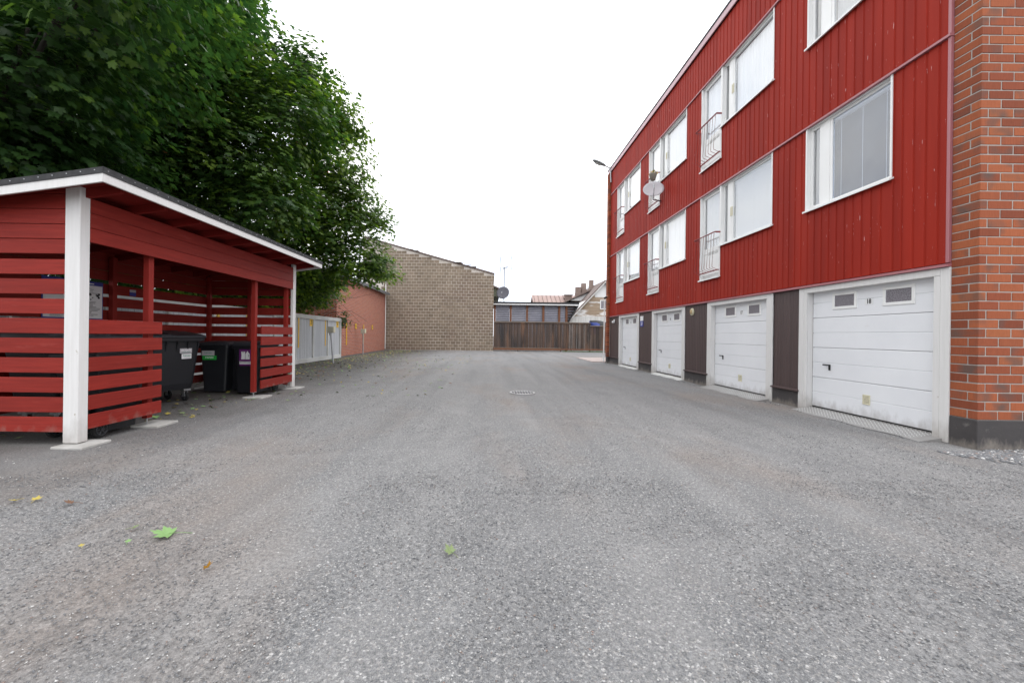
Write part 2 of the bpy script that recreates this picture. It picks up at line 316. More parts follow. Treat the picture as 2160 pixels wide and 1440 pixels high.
def gravel_material():
    m = bpy.data.materials.new('grey_gravel'); m.use_nodes = True
    n, l = m.node_tree.nodes, m.node_tree.links
    b = n['Principled BSDF']; b.inputs['Roughness'].default_value = .9; b.inputs['Specular IOR Level'].default_value = .3
    g = n.new('ShaderNodeNewGeometry')
    def vor(sc):
        v = n.new('ShaderNodeTexVoronoi'); v.inputs['Scale'].default_value = sc; l.new(g.outputs['Position'], v.inputs['Vector']); return v
    def noi(sc, st=(1, 1, 1), det=5, rough=.6):
        mp = n.new('ShaderNodeMapping'); mp.inputs['Scale'].default_value = st; l.new(g.outputs['Position'], mp.inputs[0])
        t = n.new('ShaderNodeTexNoise'); t.inputs['Scale'].default_value = sc; t.inputs['Detail'].default_value = det
        t.inputs['Roughness'].default_value = rough; l.new(mp.outputs[0], t.inputs[0]); return t
    def mr(sock, a, bb, c, d):
        x = n.new('ShaderNodeMapRange'); x.inputs['From Min'].default_value = a; x.inputs['From Max'].default_value = bb
        x.inputs['To Min'].default_value = c; x.inputs['To Max'].default_value = d; l.new(sock, x.inputs[0]); return x.outputs[0]
    def mixc(f, a, bb):
        x = n.new('ShaderNodeMix'); x.data_type = 'RGBA'
        if isinstance(f, float): x.inputs['Factor'].default_value = f
        else: l.new(f, x.inputs['Factor'])
        for s, v in ((6, a), (7, bb)):
            if isinstance(v, tuple): x.inputs[s].default_value = (*v, 1)
            else: l.new(v, x.inputs[s])
        return x.outputs[2]
    def mul(a, bb):
        x = n.new('ShaderNodeMath'); x.operation = 'MULTIPLY'
        l.new(a, x.inputs[0])
        if isinstance(bb, float): x.inputs[1].default_value = bb
        else: l.new(bb, x.inputs[1])
        return x.outputs[0]
    v1, v2 = vor(120), vor(230)
    s1 = n.new('ShaderNodeSeparateColor'); l.new(v1.outputs['Color'], s1.inputs[0])
    s2 = n.new('ShaderNodeSeparateColor'); l.new(v2.outputs['Color'], s2.inputs[0])
    rp = n.new('ShaderNodeValToRGB'); e = rp.color_ramp.elements
    e[0].position = 0; e[0].color = (.115, .118, .125, 1)
    e[1].position = 1; e[1].color = (.80, .79, .77, 1)
    for p, c in ((.25, (.16, .163, .17)), (.6, (.20, .202, .207)), (.85, (.275, .268, .26)), (.93, (.42, .39, .36))):
        x = e.new(p); x.color = (*c, 1)
    l.new(s1.outputs[0], rp.inputs['Fac'])
    rp2 = n.new('ShaderNodeValToRGB'); e = rp2.color_ramp.elements
    e[0].position = 0; e[0].color = (.11, .112, .118, 1)
    e[1].position = 1; e[1].color = (.38, .375, .365, 1)
    l.new(s2.outputs[1], rp2.inputs['Fac'])
    c = mixc(.5, rp.outputs[0], rp2.outputs[0])
    # dusty compacted areas, pale
    dust = mr(noi(.55, (1, .8, 1), 7).outputs['Fac'], .45, .68, 0, .55)
    c = mixc(dust, c, (.27, .265, .262))
    # tan sandy patches drawn out along the driving direction
    tan = mr(noi(.42, (1.0, .45, 1), 6, .62).outputs['Fac'], .50, .68, 0, .75)
    c = mixc(tan, c, (.27, .225, .195))
    # darker loose gravel
    dk = mr(noi(.7, (.9, .5, 1), 6).outputs['Fac'], .58, .74, 0, .3)
    c = mixc(dk, c, (.13, .132, .14))
    # wheel tracks curving round the drain
    sx = n.new('ShaderNodeVectorMath'); sx.operation = 'DISTANCE'; l.new(g.outputs['Position'], sx.inputs[0]); sx.inputs[1].default_value = (-3.2, 5.4, 0)
    tn = noi(.6, det=2)
    ad = n.new('ShaderNodeMath'); ad.operation = 'ADD'; l.new(sx.outputs['Value'], ad.inputs[0]); l.new(mul(tn.outputs['Fac'], 1.2), ad.inputs[1])
    wv = n.new('ShaderNodeMath'); wv.operation = 'SINE'; l.new(mul(ad.outputs[0], 7.5), wv.inputs[0])
    trk = mr(wv.outputs[0], .55, 1, 0, .22)
    brk = mr(noi(1.0, det=3).outputs['Fac'], .45, .6, 0, 1)
    c = mixc(mul(trk, brk), c, (.33, .328, .325))
    # longer, straighter tracks along the yard and turning circles near the drain
    lt = noi(1.0, (1.9, .11, 1), 3)
    c = mixc(mr(lt.outputs['Fac'], .50, .62, 0, .30), c, (.31, .305, .30))
    c = mixc(mr(lt.outputs['Fac'], .46, .38, 0, .22), c, (.145, .145, .15))
    wq = noi(.9, det=4)
    for (cx, cy, r0, r1, fq, am) in ((1.1, 4.2, 1.3, 2.6, 11.0, .26), (-1.9, 5.6, 1.0, 2.2, 12.5, .22)):
        s2_ = n.new('ShaderNodeVectorMath'); s2_.operation = 'DISTANCE'; l.new(g.outputs['Position'], s2_.inputs[0]); s2_.inputs[1].default_value = (cx, cy, 0)
        a2 = n.new('ShaderNodeMath'); a2.operation = 'ADD'; l.new(s2_.outputs['Value'], a2.inputs[0]); l.new(mul(wq.outputs['Fac'], 1.1), a2.inputs[1])
        w2 = n.new('ShaderNodeMath'); w2.operation = 'SINE'; l.new(mul(a2.outputs[0], fq), w2.inputs[0])
        rg = mul(mr(a2.outputs[0], r1 + .6, r1, 0, 1), mr(a2.outputs[0], r0, r0 + .5, 0, 1))
        bk = mr(noi(.8 + .1 * fq, det=3).outputs['Fac'], .44, .62, 0, 1)
        mk = mul(rg, bk)
        c = mixc(mul(mr(w2.outputs[0], .1, 1, 0, am), mk), c, (.33, .325, .32))
        c = mixc(mul(mr(w2.outputs[0], -.2, -1, 0, am * .7), mk), c, (.15, .15, .155))
    # left edge: soil and humus below trees, painted shade on the shelter floor
    sp = n.new('ShaderNodeSeparateXYZ'); l.new(g.outputs['Position'], sp.inputs[0])
    nx = noi(.9, det=6)
    sa = n.new('ShaderNodeMath'); sa.operation = 'ADD'; l.new(sp.outputs[0], sa.inputs[0]); l.new(mul(nx.outputs['Fac'], 3.0), sa.inputs[1])
    soil_shade = mr(sa.outputs[0], -1.6, -4.2, 0, .85)
    c = mixc(soil_shade, c, (.085, .076, .068))
    # grain-sized flecks
    fl = noi(160, det=3, rough=.75)
    c = mixc(mr(fl.outputs['Fac'], .62, .72, 0, .6), c, (.42, .41, .40))
    sk = noi(42, det=6, rough=.95)
    hv = n.new('ShaderNodeHueSaturation'); l.new(mr(sk.outputs['Fac'], .38, .62, .46, 1.12), hv.inputs['Value']); l.new(c, hv.inputs['Color'])
    c = hv.outputs[0]
    l.new(c, b.inputs['Base Color'])
    h = n.new('ShaderNodeMath'); h.operation = 'ADD'
    l.new(mul(v1.outputs['Distance'], -.8), h.inputs[0]); l.new(mul(fl.outputs['Fac'], .9), h.inputs[1])
    bp = n.new('ShaderNodeBump'); bp.inputs['Strength'].default_value = .55; bp.inputs['Distance'].default_value = .0045
    l.new(h.outputs[0], bp.inputs['Height']); l.new(bp.outputs[0], b.inputs['Normal'])
    return m
M['gravel'] = gravel_material()

# ------------------------------------------------------------------ object helpers
W = {}
def tag(o, label=None, cat=None, group=None, kind=None):
    if label: o['label'] = label
    if cat: o['category'] = cat
    if group: o['group'] = group
    if kind: o['kind'] = kind
    return o
def thing(name, label, cat, loc=(0, 0, 0), group=None, rz=0):
    o = bpy.data.objects.new(name, None); col.objects.link(o)
    o.location = loc; o.rotation_euler = (0, 0, rz); o.empty_display_size = .2
    W[o] = Vector(loc)
    return tag(o, label, cat, group)
def link(name, mesh, parent=None, loc=(0, 0, 0)):
    """loc in world coordinates for unrotated parents"""
    o = bpy.data.objects.new(name, mesh); col.objects.link(o)
    W[o] = Vector(loc)
    if parent is not None:
        o.parent = parent
        o.location = Vector(loc) - W[parent]
    else:
        o.location = loc
    return o

class MB:
    def __init__(s): s.v = []; s.f = []; s.mi = []; s.sm = []
    def add(s, vs, fs, mi=0, smooth=False):
        b = len(s.v); s.v += [tuple(v) for v in vs]
        for f in fs: s.f.append([i + b for i in f]); s.mi.append(mi); s.sm.append(smooth)
        return s
    def box(s, x0, x1, y0, y1, z0, z1, mi=0, c=0.0):
        if x0 > x1: x0, x1 = x1, x0
        if y0 > y1: y0, y1 = y1, y0
        if z0 > z1: z0, z1 = z1, z0
        if c <= 0:
            vs = [(x, y, z) for x in (x0, x1) for y in (y0, y1) for z in (z0, z1)]
            fs = [(0, 1, 3, 2), (4, 6, 7, 5), (0, 4, 5, 1), (2, 3, 7, 6), (0, 2, 6, 4), (1, 5, 7, 3)]
            return s.add(vs, fs, mi)
        lo = (x0, y0, z0); hi = (x1, y1, z1)
        vs = []; idx = {}
        for sx in (0, 1):
            for sy in (0, 1):
                for sz in (0, 1):
                    S = (sx, sy, sz)
                    for a in range(3):   # vertex on face a at this corner
                        p = []
                        for k in range(3):
                            e = hi[k] if S[k] else lo[k]
                            if k != a: e += -c if S[k] else c
                            p.append(e)
                        idx[(S, a)] = len(vs); vs.append(p)
        fs = []
        for a in range(3):
            b_, c_ = (a + 1) % 3, (a + 2) % 3
            for sa in (0, 1):
                q = []
                for (sb, sc) in ((0, 0), (1, 0), (1, 1), (0, 1)):
                    S = [0, 0, 0]; S[a] = sa; S[b_] = sb; S[c_] = sc
                    q.append(idx[(tuple(S), a)])
                fs.append(q if sa else q[::-1])
        for a in range(3):      # edges along axis a
            b_, c_ = (a + 1) % 3, (a + 2) % 3
            for sb in (0, 1):
                for sc in (0, 1):
                    S0 = [0, 0, 0]; S0[b_] = sb; S0[c_] = sc; S1 = list(S0); S1[a] = 1
                    q = [idx[(tuple(S0), b_)], idx[(tuple(S1), b_)], idx[(tuple(S1), c_)], idx[(tuple(S0), c_)]]
                    fs.append(q if (sb ^ sc) else q[::-1])
        for sx in (0, 1):
            for sy in (0, 1):
                for sz in (0, 1):
                    q = [idx[((sx, sy, sz), a)] for a in range(3)]
                    fs.append(q if not ((sx + sy + sz) % 2 == 0) else q[::-1])
        return s.add(vs, fs, mi)
    def tube(s, pts, r, n=8, mi=0, smooth=True, cap=True):
        pts = [Vector(p) for p in pts]
        rs = r if isinstance(r, (list, tuple)) else [r] * len(pts)
        rings = []
        up = Vector((0, 0, 1))
        for i, p in enumerate(pts):
            d = (pts[min(i + 1, len(pts) - 1)] - pts[max(i - 1, 0)]).normalized()
            a = d.cross(up)
            if a.length < .05: a = d.cross(Vector((1, 0, 0)))
            a.normalize(); b = d.cross(a).normalized()
            rings.append([p + (a * math.cos(t) + b * math.sin(t)) * rs[i] for t in [2 * math.pi * k / n for k in range(n)]])
        vs = [v for rg in rings for v in rg]
        fs = []
        for i in range(len(pts) - 1):
            for k in range(n):
                k2 = (k + 1) % n
                fs.append((i * n + k, i * n + k2, (i + 1) * n + k2, (i + 1) * n + k))
        s.add(vs, fs, mi, smooth)
        if cap:
            s.add(rings[0], [tuple(range(n))], mi); s.add(rings[-1], [tuple(range(n))[::-1]], mi)
        return s
    def prism(s, poly, axis, a, b, mi=0):
        """poly = 2-D outline in the two other axes, extruded from a to b along axis"""
        o = [k for k in range(3) if k != axis]
        def P(q, t):
            p = [0, 0, 0]; p[axis] = t; p[o[0]] = q[0]; p[o[1]] = q[1]; return p
        n = len(poly)
        vs = [P(q, a) for q in poly] + [P(q, b) for q in poly]
        fs = [tuple(range(n))[::-1], tuple(range(n, 2 * n))] + [(i, (i + 1) % n, n + (i + 1) % n, n + i) for i in range(n)]
        return s.add(vs, fs, mi)
    def loft(s, rings, mi=0, smooth=False, cap=(True, True)):
        n = len(rings[0]); vs = [v for r in rings for v in r]; fs = []
        for i in range(len(rings) - 1):
            for k in range(n):
                k2 = (k + 1) % n
                fs.append((i * n + k, i * n + k2, (i + 1) * n + k2, (i + 1) * n + k))
        if cap[0]: fs.append(tuple(range(n))[::-1])
        if cap[1]: fs.append(tuple(range((len(rings) - 1) * n, len(rings) * n)))
        return s.add(vs, fs, mi, smooth)
    def mesh(s, name, mats, off=(0, 0, 0), rnd=None):
        me = bpy.data.meshes.new(name)
        off = Vector(off)
        me.from_pydata([tuple(Vector(v) - off) for v in s.v], [], s.f)
        for mm in (mats if isinstance(mats, (list, tuple)) else [mats]): me.materials.append(mm)
        me.polygons.foreach_set('material_index', s.mi)
        me.polygons.foreach_set('use_smooth', s.sm)
        if rnd is not None:
            a = me.attributes.new('rnd', 'FLOAT', 'FACE'); a.data.foreach_set('value', rnd)
        me.update()
        return me
    def build(s, name, mats, parent=None, kind=None, rnd=None):
        """vertices were given in world coordinates; the object's origin is put at their centre"""
        a = np.array(s.v); c = Vector(((a.min(0) + a.max(0)) / 2).tolist())
        o = link(name, s.mesh(name, mats, c, rnd), parent, c)
        if kind: o['kind'] = kind
        return o
    def local(s, name, mats, parent):
        """vertices given in the parent's own frame"""
        a = np.array(s.v); c = Vector(((a.min(0) + a.max(0)) / 2).tolist())
        o = bpy.data.objects.new(name, s.mesh(name, mats, c)); col.objects.link(o)
        o.parent = parent; o.location = c; W[o] = W[parent] + c; LC[o] = (LC.get(parent, Vector()) + c) if False else c
        return o
LC = {}
_cache = {}
def boxp(name, x0, x1, y0, y1, z0, z1, m, parent, c=.003, kind=None):
    """one box-shaped piece; equal sizes share a mesh"""
    d = (round(abs(x1 - x0), 4), round(abs(y1 - y0), 4), round(abs(z1 - z0), 4), m.name, round(c, 4))
    if d not in _cache:
        cc = min(c, min(d[0], d[1], d[2]) * .3)
        _cache[d] = MB().box(-d[0] / 2, d[0] / 2, -d[1] / 2, d[1] / 2, -d[2] / 2, d[2] / 2, c=cc).mesh(name, m)
    return link(name, _cache[d], parent, ((x0 + x1) / 2, (y0 + y1) / 2, (z0 + z1) / 2))

AX = {'-x': Matrix(((0, 0, -1), (-1, 0, 0), (0, 1, 0))), '+x': Matrix(((0, 0, 1), (1, 0, 0), (0, 1, 0))),
      '-y': Matrix(((1, 0, 0), (0, 0, -1), (0, 1, 0)))}
def text(body, size, axis, loc, m, parent, name='lettering', sx=1.0, local=False, bold=0):
    cu = bpy.data.curves.new(name, 'FONT'); cu.body = body; cu.size = size; cu.align_x = 'CENTER'; cu.align_y = 'CENTER'
    cu.extrude = .0006; cu.offset = bold; cu.resolution_u = 3
    tmp = bpy.data.objects.new('tmp', cu); col.objects.link(tmp)
    me = bpy.data.meshes.new_from_object(tmp.evaluated_get(bpy.context.evaluated_depsgraph_get()))
    bpy.data.objects.remove(tmp)
    me.name = name
    me.materials.clear(); me.materials.append(m)
    me.transform(AX[axis].to_4x4() @ Matrix.Diagonal((sx, 1, 1, 1)))
    if local:
        o = bpy.data.objects.new(name, me); col.objects.link(o); o.parent = parent; o.location = loc; return o
    return link(name, me, parent, loc)

# ================================================================== GROUND
def add_ground():
    xs = np.concatenate([np.linspace(-400, -20, 6), np.linspace(-18, 18, 121), np.linspace(20, 400, 6)])
    ys = np.concatenate([np.linspace(-200, -6, 5), np.linspace(-4, 36, 134), np.linspace(38, 500, 6)])
    X, Y = np.meshgrid(xs, ys)
    Z = .004 * np.sin(X * 1.7 + 1) * np.sin(Y * 1.3) + .003 * np.sin(X * 3.1 + Y * 2.3) + .002 * np.sin(X * 5.7 - Y * 4.9) - .004
    ny, nx = X.shape
    v = np.stack([X, Y, Z], -1).reshape(-1, 3)
    f = [(j * nx + i, j * nx + i + 1, (j + 1) * nx + i + 1, (j + 1) * nx + i) for j in range(ny - 1) for i in range(nx - 1)]
    me = bpy.data.meshes.new('ground'); me.from_pydata(v.tolist(), [], f); me.materials.append(M['gravel'])
    me.polygons.foreach_set('use_smooth', [True] * len(f)); me.update()
    tag(link('ground', me), kind='structure')
add_ground()
pv = MB().box(5.05, 10, 19.75, 23.4, -.02, .03, c=.01).build('paving', M['paving']); tag(pv, kind='structure')

def scatter(name, n, xf, yf, sf, m, rot=None, nt=40, flat=.5):
    """loose stones as one mesh of many small deformed octahedra"""
    base = np.array([(1, 0, 0), (-1, 0, 0), (0, 1, 0), (0, -1, 0), (0, 0, 1), (0, 0, -1)], float)
    fac = np.array([(0, 2, 4), (2, 1, 4), (1, 3, 4), (3, 0, 4), (2, 0, 5), (1, 2, 5), (3, 1, 5), (0, 3, 5)])
    X = xf(n); Y = yf(n); S = sf(n)
    V = base[None] * nrng.uniform(.6, 1.35, (n, 6, 1)) + nrng.normal(0, .18, (n, 6, 3))
    a = nrng.uniform(0, 2 * np.pi, n); ca, sa = np.cos(a), np.sin(a)
    V = np.stack([V[..., 0] * ca[:, None] - V[..., 1] * sa[:, None], V[..., 0] * sa[:, None] + V[..., 1] * ca[:, None], V[..., 2] * flat], -1)
    V = V * S[:, None, None] * np.array([1, 1, 1])
    V[..., 0] += X[:, None]; V[..., 1] += Y[:, None]; V[..., 2] += (S * flat * .45)[:, None] - .003
    F = (fac[None] + (np.arange(n) * 6)[:, None, None]).reshape(-1, 3)
    me = bpy.data.meshes.new(name)
    me.vertices.add(n * 6); me.vertices.foreach_set('co', V.reshape(-1))
    me.loops.add(len(F) * 3); me.loops.foreach_set('vertex_index', F.reshape(-1))
    me.polygons.add(len(F)); me.polygons.foreach_set('loop_start', np.arange(len(F)) * 3)
    at = me.attributes.new('rnd', 'FLOAT', 'FACE'); at.data.foreach_set('value', np.repeat(nrng.uniform(0, 1, n), 8))
    me.materials.append(m); me.update(); me.validate()
    return me
def stone_material():
    m = bpy.data.materials.new('gravel_stone'); m.use_nodes = True
    n, l = m.node_tree.nodes, m.node_tree.links
    b = n['Principled BSDF']; b.inputs['Roughness'].default_value = .85; b.inputs['Specular IOR Level'].default_value = .3
    at = n.new('ShaderNodeAttribute'); at.attribute_name = 'rnd'
    rp = n.new('ShaderNodeValToRGB'); e = rp.color_ramp.elements
    e[0].position = 0; e[0].color = (.13, .133, .14, 1); e[1].position = 1; e[1].color = (.60, .59, .57, 1)
    for p, c in ((.3, (.165, .168, .176)), (.65, (.205, .207, .212)), (.84, (.235, .215, .205)), (.89, (.25, .175, .145)), (.91, (.29, .29, .29))):
        x = e.new(p); x.color = (*c, 1)
    l.new(at.outputs['Fac'], rp.inputs['Fac']); l.new(rp.outputs[0], b.inputs['Base Color'])
    return m
M['stone'] = stone_material()
def in_view(n, y0, y1, pw, xm=1.45):
    global _Y
    _Y = y0 + (y1 - y0) * nrng.uniform(0, 1, n) ** pw
    return _Y
def stones(name, n, y0, y1, s0, s1, pw=1.0):
    Yv = y0 + (y1 - y0) * nrng.uniform(0, 1, n) ** pw
    Xv = nrng.uniform(-1, 1, n) * (Yv * 1.45 + .5)
    keep = (Xv < 5.2) & (Xv > -8) & ~((Xv < -4.3) & (Yv > 4.2))
    Xv, Yv = Xv[keep], Yv[keep]; k = len(Xv)
    S = s0 + (s1 - s0) * nrng.uniform(0, 1, k) ** 3
    return scatter(name, k, lambda n: Xv, lambda n: Yv, lambda n: S, M['stone'])
tag(link('gravel_stones', stones('gravel_stones', 66000, .9, 3.6, .0022, .0068, 1.0)), kind='stuff')
tag(link('gravel_stones', stones('gravel_stones', 30000, 3.2, 8.5, .0035, .009, 1.2)), kind='stuff')
k = 5200
gx = 5.15 + np.abs(nrng.normal(0, 1, k)) * 1.0; gy = 4.63 - np.abs(nrng.normal(0, .2, k)) * np.clip((gx - 4.9) * 1.6, .2, 2.6)
kk = ~((gx < 5.72) & (gy > 4.55)); gx, gy = gx[kk], gy[kk]; k = len(gx)
tag(link('crushed_stone', scatter('crushed_stone', k, lambda n: gx, lambda n: gy, lambda n: nrng.uniform(.012, .032, n), M['stone'])), kind='stuff')
k = 1400
gy = nrng.uniform(5, 19, k); gx = 5.62 - np.abs(nrng.normal(0, .12, k))
tag(link('gravel_stones', scatter('gravel_stones', k, lambda n: gx, lambda n: gy, lambda n: nrng.uniform(.006, .014, n), M['stone'])), kind='stuff')

# ================================================================== APARTMENT BUILDING
XF = 5.70
bld = thing('apartment_building', 'long red clad three storey building with four white garage doors and brick end wall', 'building', (9, 12, 0))
S1, S2 = 3.58, 6.53                     # window sill heights of the two upper storeys
WT = 1.47                               # window height
UB, UC, UD = 8.10, 11.71, 15.32         # near ends of the balcony-door units
garages = [(4.95, 7.37, '18'), (8.06, 10.50, '17'), (11.71, 14.10, '16'), (15.34, 17.73, '15')]
FY0, FY1 = 4.958, 19.1

# carcass behind the cladding (never seen except through windows) and flat roof
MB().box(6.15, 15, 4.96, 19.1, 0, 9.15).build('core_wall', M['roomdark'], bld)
MB().box(XF - .07, 15.1, 4.60, 19.5, 9.302, 9.36).build('roof', M['bitumen'], bld)
MB().box(XF - .06, XF - .03, 4.62, 19.42, 9.14, 9.30, c=.004).build('roof_flashing', M['roofflash'], bld)
MB().box(XF - .028, 15, 4.62, 4.655, 9.14, 9.30).build('roof_flashing', M['roofflash'], bld)

holes = []   # (y0,y1,z0,z1)
for s in (S1, S2):
    holes.append((5.68, 7.24, s, s + WT + .03))
    for u in (UB, UC, UD):
        holes.append((u, u + 1.83, s, s + WT + .03)); holes.append((u + 1.83, u + 2.78, s - .76, s + WT + .03))
def cladding_pieces():
    P = .15
    bands = [(2.245, 5.06), (5.12, 8.01), (8.07, 9.14)]
    out = []
    for (z0, z1) in bands:
        cuts = {FY0, FY1}
        y = FY0
        while y < FY1 - .02: cuts.add(round(y, 4)); y += P
        for h in holes:
            if h[2] < z1 and h[3] > z0:
                cuts.add(h[0]); cuts.add(h[1])
        cs = sorted(cuts)
        for a, b in zip(cs[:-1], cs[1:]):
            if b - a < .012: continue
            zz = [(z0, z1)]
            for h in holes:
                if h[0] < (a + b) / 2 < h[1] and h[2] < z1 and h[3] > z0:
                    nz = []
                    for (p, q) in zz:
                        if h[2] > p: nz.append((p, min(q, h[2])))
                        if h[3] < q: nz.append((max(p, h[3]), q))
                    zz = nz
            for (p, q) in zz:
                if q - p > .02: out.append((a, b, p, q))
    return out
def clad(mb, a, b, p, q, ph):
    # pan with a recessed groove at the far end of every pitch
    w = b - a
    if w > .1:
        poly = [(XF + .045, a), (XF, a), (XF, b - .038), (XF + .011, b - .031), (XF + .011, b - .008), (XF, b), (XF + .045, b)]
    else:
        poly = [(XF + .045, a), (XF, a), (XF, b), (XF + .045, b)]
    mb.prism(poly, 2, p, q)
pieces = cladding_pieces()
pieces.sort(key=lambda t: -(t[1] - t[0]) * (t[3] - t[2]) / max(1, (t[0] + t[1]) / 2) ** 2)
ccache = {}
for t in pieces[:300]:
    a, b, p, q = t
    key = (round(b - a, 3), round(q - p, 3))
    c = Vector((XF, (a + b) / 2, (p + q) / 2))
    if key not in ccache:
        mb = MB(); clad(mb, a, b, p, q, 0); ccache[key] = mb.mesh('cladding_board', M['facade'], c)
    link('cladding_board', ccache[key], bld, c)
mb = MB(); rr = []
for t in pieces[300:]:
    n0 = len(mb.f); clad(mb, *t, 0); rr += [rng.random()] * (len(mb.f) - n0)
if mb.f: mb.build('cladding_strip', M['facade'], bld, 'stuff', rr)
for z0, z1 in ((2.195, 2.243), (5.064, 5.112), (8.014, 8.062)):
    y = FY0 - .01
    lens = [2.1, 3.1, 3.1, 3.1, 3.1] if z0 < 3 else [4.6, 3.6, 3.6, 3.6]
    for L in lens:
        y2 = min(y + L, FY1 + .01)
        mb = MB().prism([(XF - .035, z0), (XF - .035, z0 + .03), (XF + .03, z1), (XF + .03, z0)], 1, y + .002, y2 - .002)
        mb.build('flashing', M['flashing'], bld)
        y = y2
        if y >= FY1: break
boxp('corner_trim', XF - .012, XF + .05, FY0 - .001, FY0 + .035, 2.245, 9.14, M['flashing'], bld)

# ---- windows
def frame_bars(mb, y0, y1, z0, z1, w, x0, x1, c=.004):
    mb.box(x0, x1, y0, y1, z1 - w, z1, c=c); mb.box(x0, x1, y0, y1, z0, z0 + w, c=c)
    mb.box(x0, x1, y0, y0 + w, z0 + w, z1 - w, c=c); mb.box(x0, x1, y1 - w, y1, z0 + w, z1 - w, c=c)
def blind(parent, y0, y1, z0, z1, tilt, x=5.822):
    mb = MB(); z = z0 + .02; d = .0135 if tilt > 1 else .0075
    dx, dz = d * math.cos(tilt), d * math.sin(tilt)
    while z < z1 - .02:
        mb.add([(x - dx, y0, z - dz), (x + dx, y0, z + dz), (x + dx, y1, z + dz), (x - dx, y1, z - dz)], [(0, 1, 2, 3)])
        z += .022
    mb.box(x - .015, x + .015, y0, y1, z1 - .02, z1)
    for yy in (y0 + .12, (y0 + y1) / 2, y1 - .12):
        if y1 - y0 > .4: mb.box(x - .016, x - .0145, yy - .002, yy + .002, z0, z1)
    mb.build('blind', M['blindwhite'], parent)
def curtain(parent, y0, y1, z0, z1, x=5.845):
    mb = MB(); n = max(6, int((y1 - y0) / .03)); vs = []
    for i in range(n + 1):
        y = y0 + (y1 - y0) * i / n; xx = x + .018 * math.sin(i * 1.9) + .008 * math.sin(i * .7)
        vs += [(xx, y, z0), (xx, y, z1)]
    mb.add(vs, [(2 * i, 2 * i + 2, 2 * i + 3, 2 * i + 1) for i in range(n)], 0, True)
    mb.build('curtain', M['curtain'], parent)
def reveal(mb, y0, y1, z0, z1):
    mb.box(XF - .012, 6.0, y0, y0 + .028, z0, z1); mb.box(XF - .012, 6.0, y1 - .028, y1, z0, z1)
    mb.box(XF + .012, 6.0, y0 + .028, y1 - .028, z1 - .03, z1); mb.box(XF + .03, 6.0, y0 + .028, y1 - .028, z0, z0 + .02)
def sill(parent, y0, y1, z):
    mb = MB().prism([(XF - .055, z - .035), (XF - .055, z - .005), (XF + .06, z + .03), (XF + .06, z + .02), (XF - .045, z - .035)], 1, y0 - .015, y1 + .015)
    mb.build('sill', M['whitepvc'], parent)
def sash(parent, y0, y1, z0, z1, cover, w=.045):
    mb = MB(); frame_bars(mb, y0, y1, z0, z1, w, 5.755, 5.80)
    mb.build('sash', M['whitepvc'], parent)
    MB().box(5.775, 5.779, y0 + w, y1 - w, z0 + w, z1 - w).build('pane', M['glasssky'] if cover == 'open' else M['glass'], parent)
    if cover == 'blind': blind(parent, y0 + w, y1 - w, z0 + w, z1 - w, R(68))
    elif cover == 'open': blind(parent, y0 + w, y1 - w, z0 + w, z1 - w, R(24))
    elif cover == 'curtain': curtain(parent, y0, y1, z0, z1)
    elif cover == 'half': curtain(parent, y0, y0 + (y1 - y0) * .8, z0, z1)
def window_a(s, cover, lab):
    mb = MB(); reveal(mb, 5.68, 7.24, s, s + WT + .03)
    mb.box(5.75, 5.81, 6.80, 6.96, s + .02, s + WT)
    w = mb.build('window', M['whitepvc'], bld)
    w['label'] = lab
    sash(w, 5.708, 6.80, s + .02, s + WT, cover); sash(w, 6.96, 7.212, s + .02, s + WT, 'none', .055)
    sill(w, 5.68, 7.24, s)
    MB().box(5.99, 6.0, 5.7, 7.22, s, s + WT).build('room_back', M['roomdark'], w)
window_a(S1, 'open', 'wide window with thin open blind mirroring clouds')
window_a(S2, 'blind', 'topmost window nearest the brick corner')
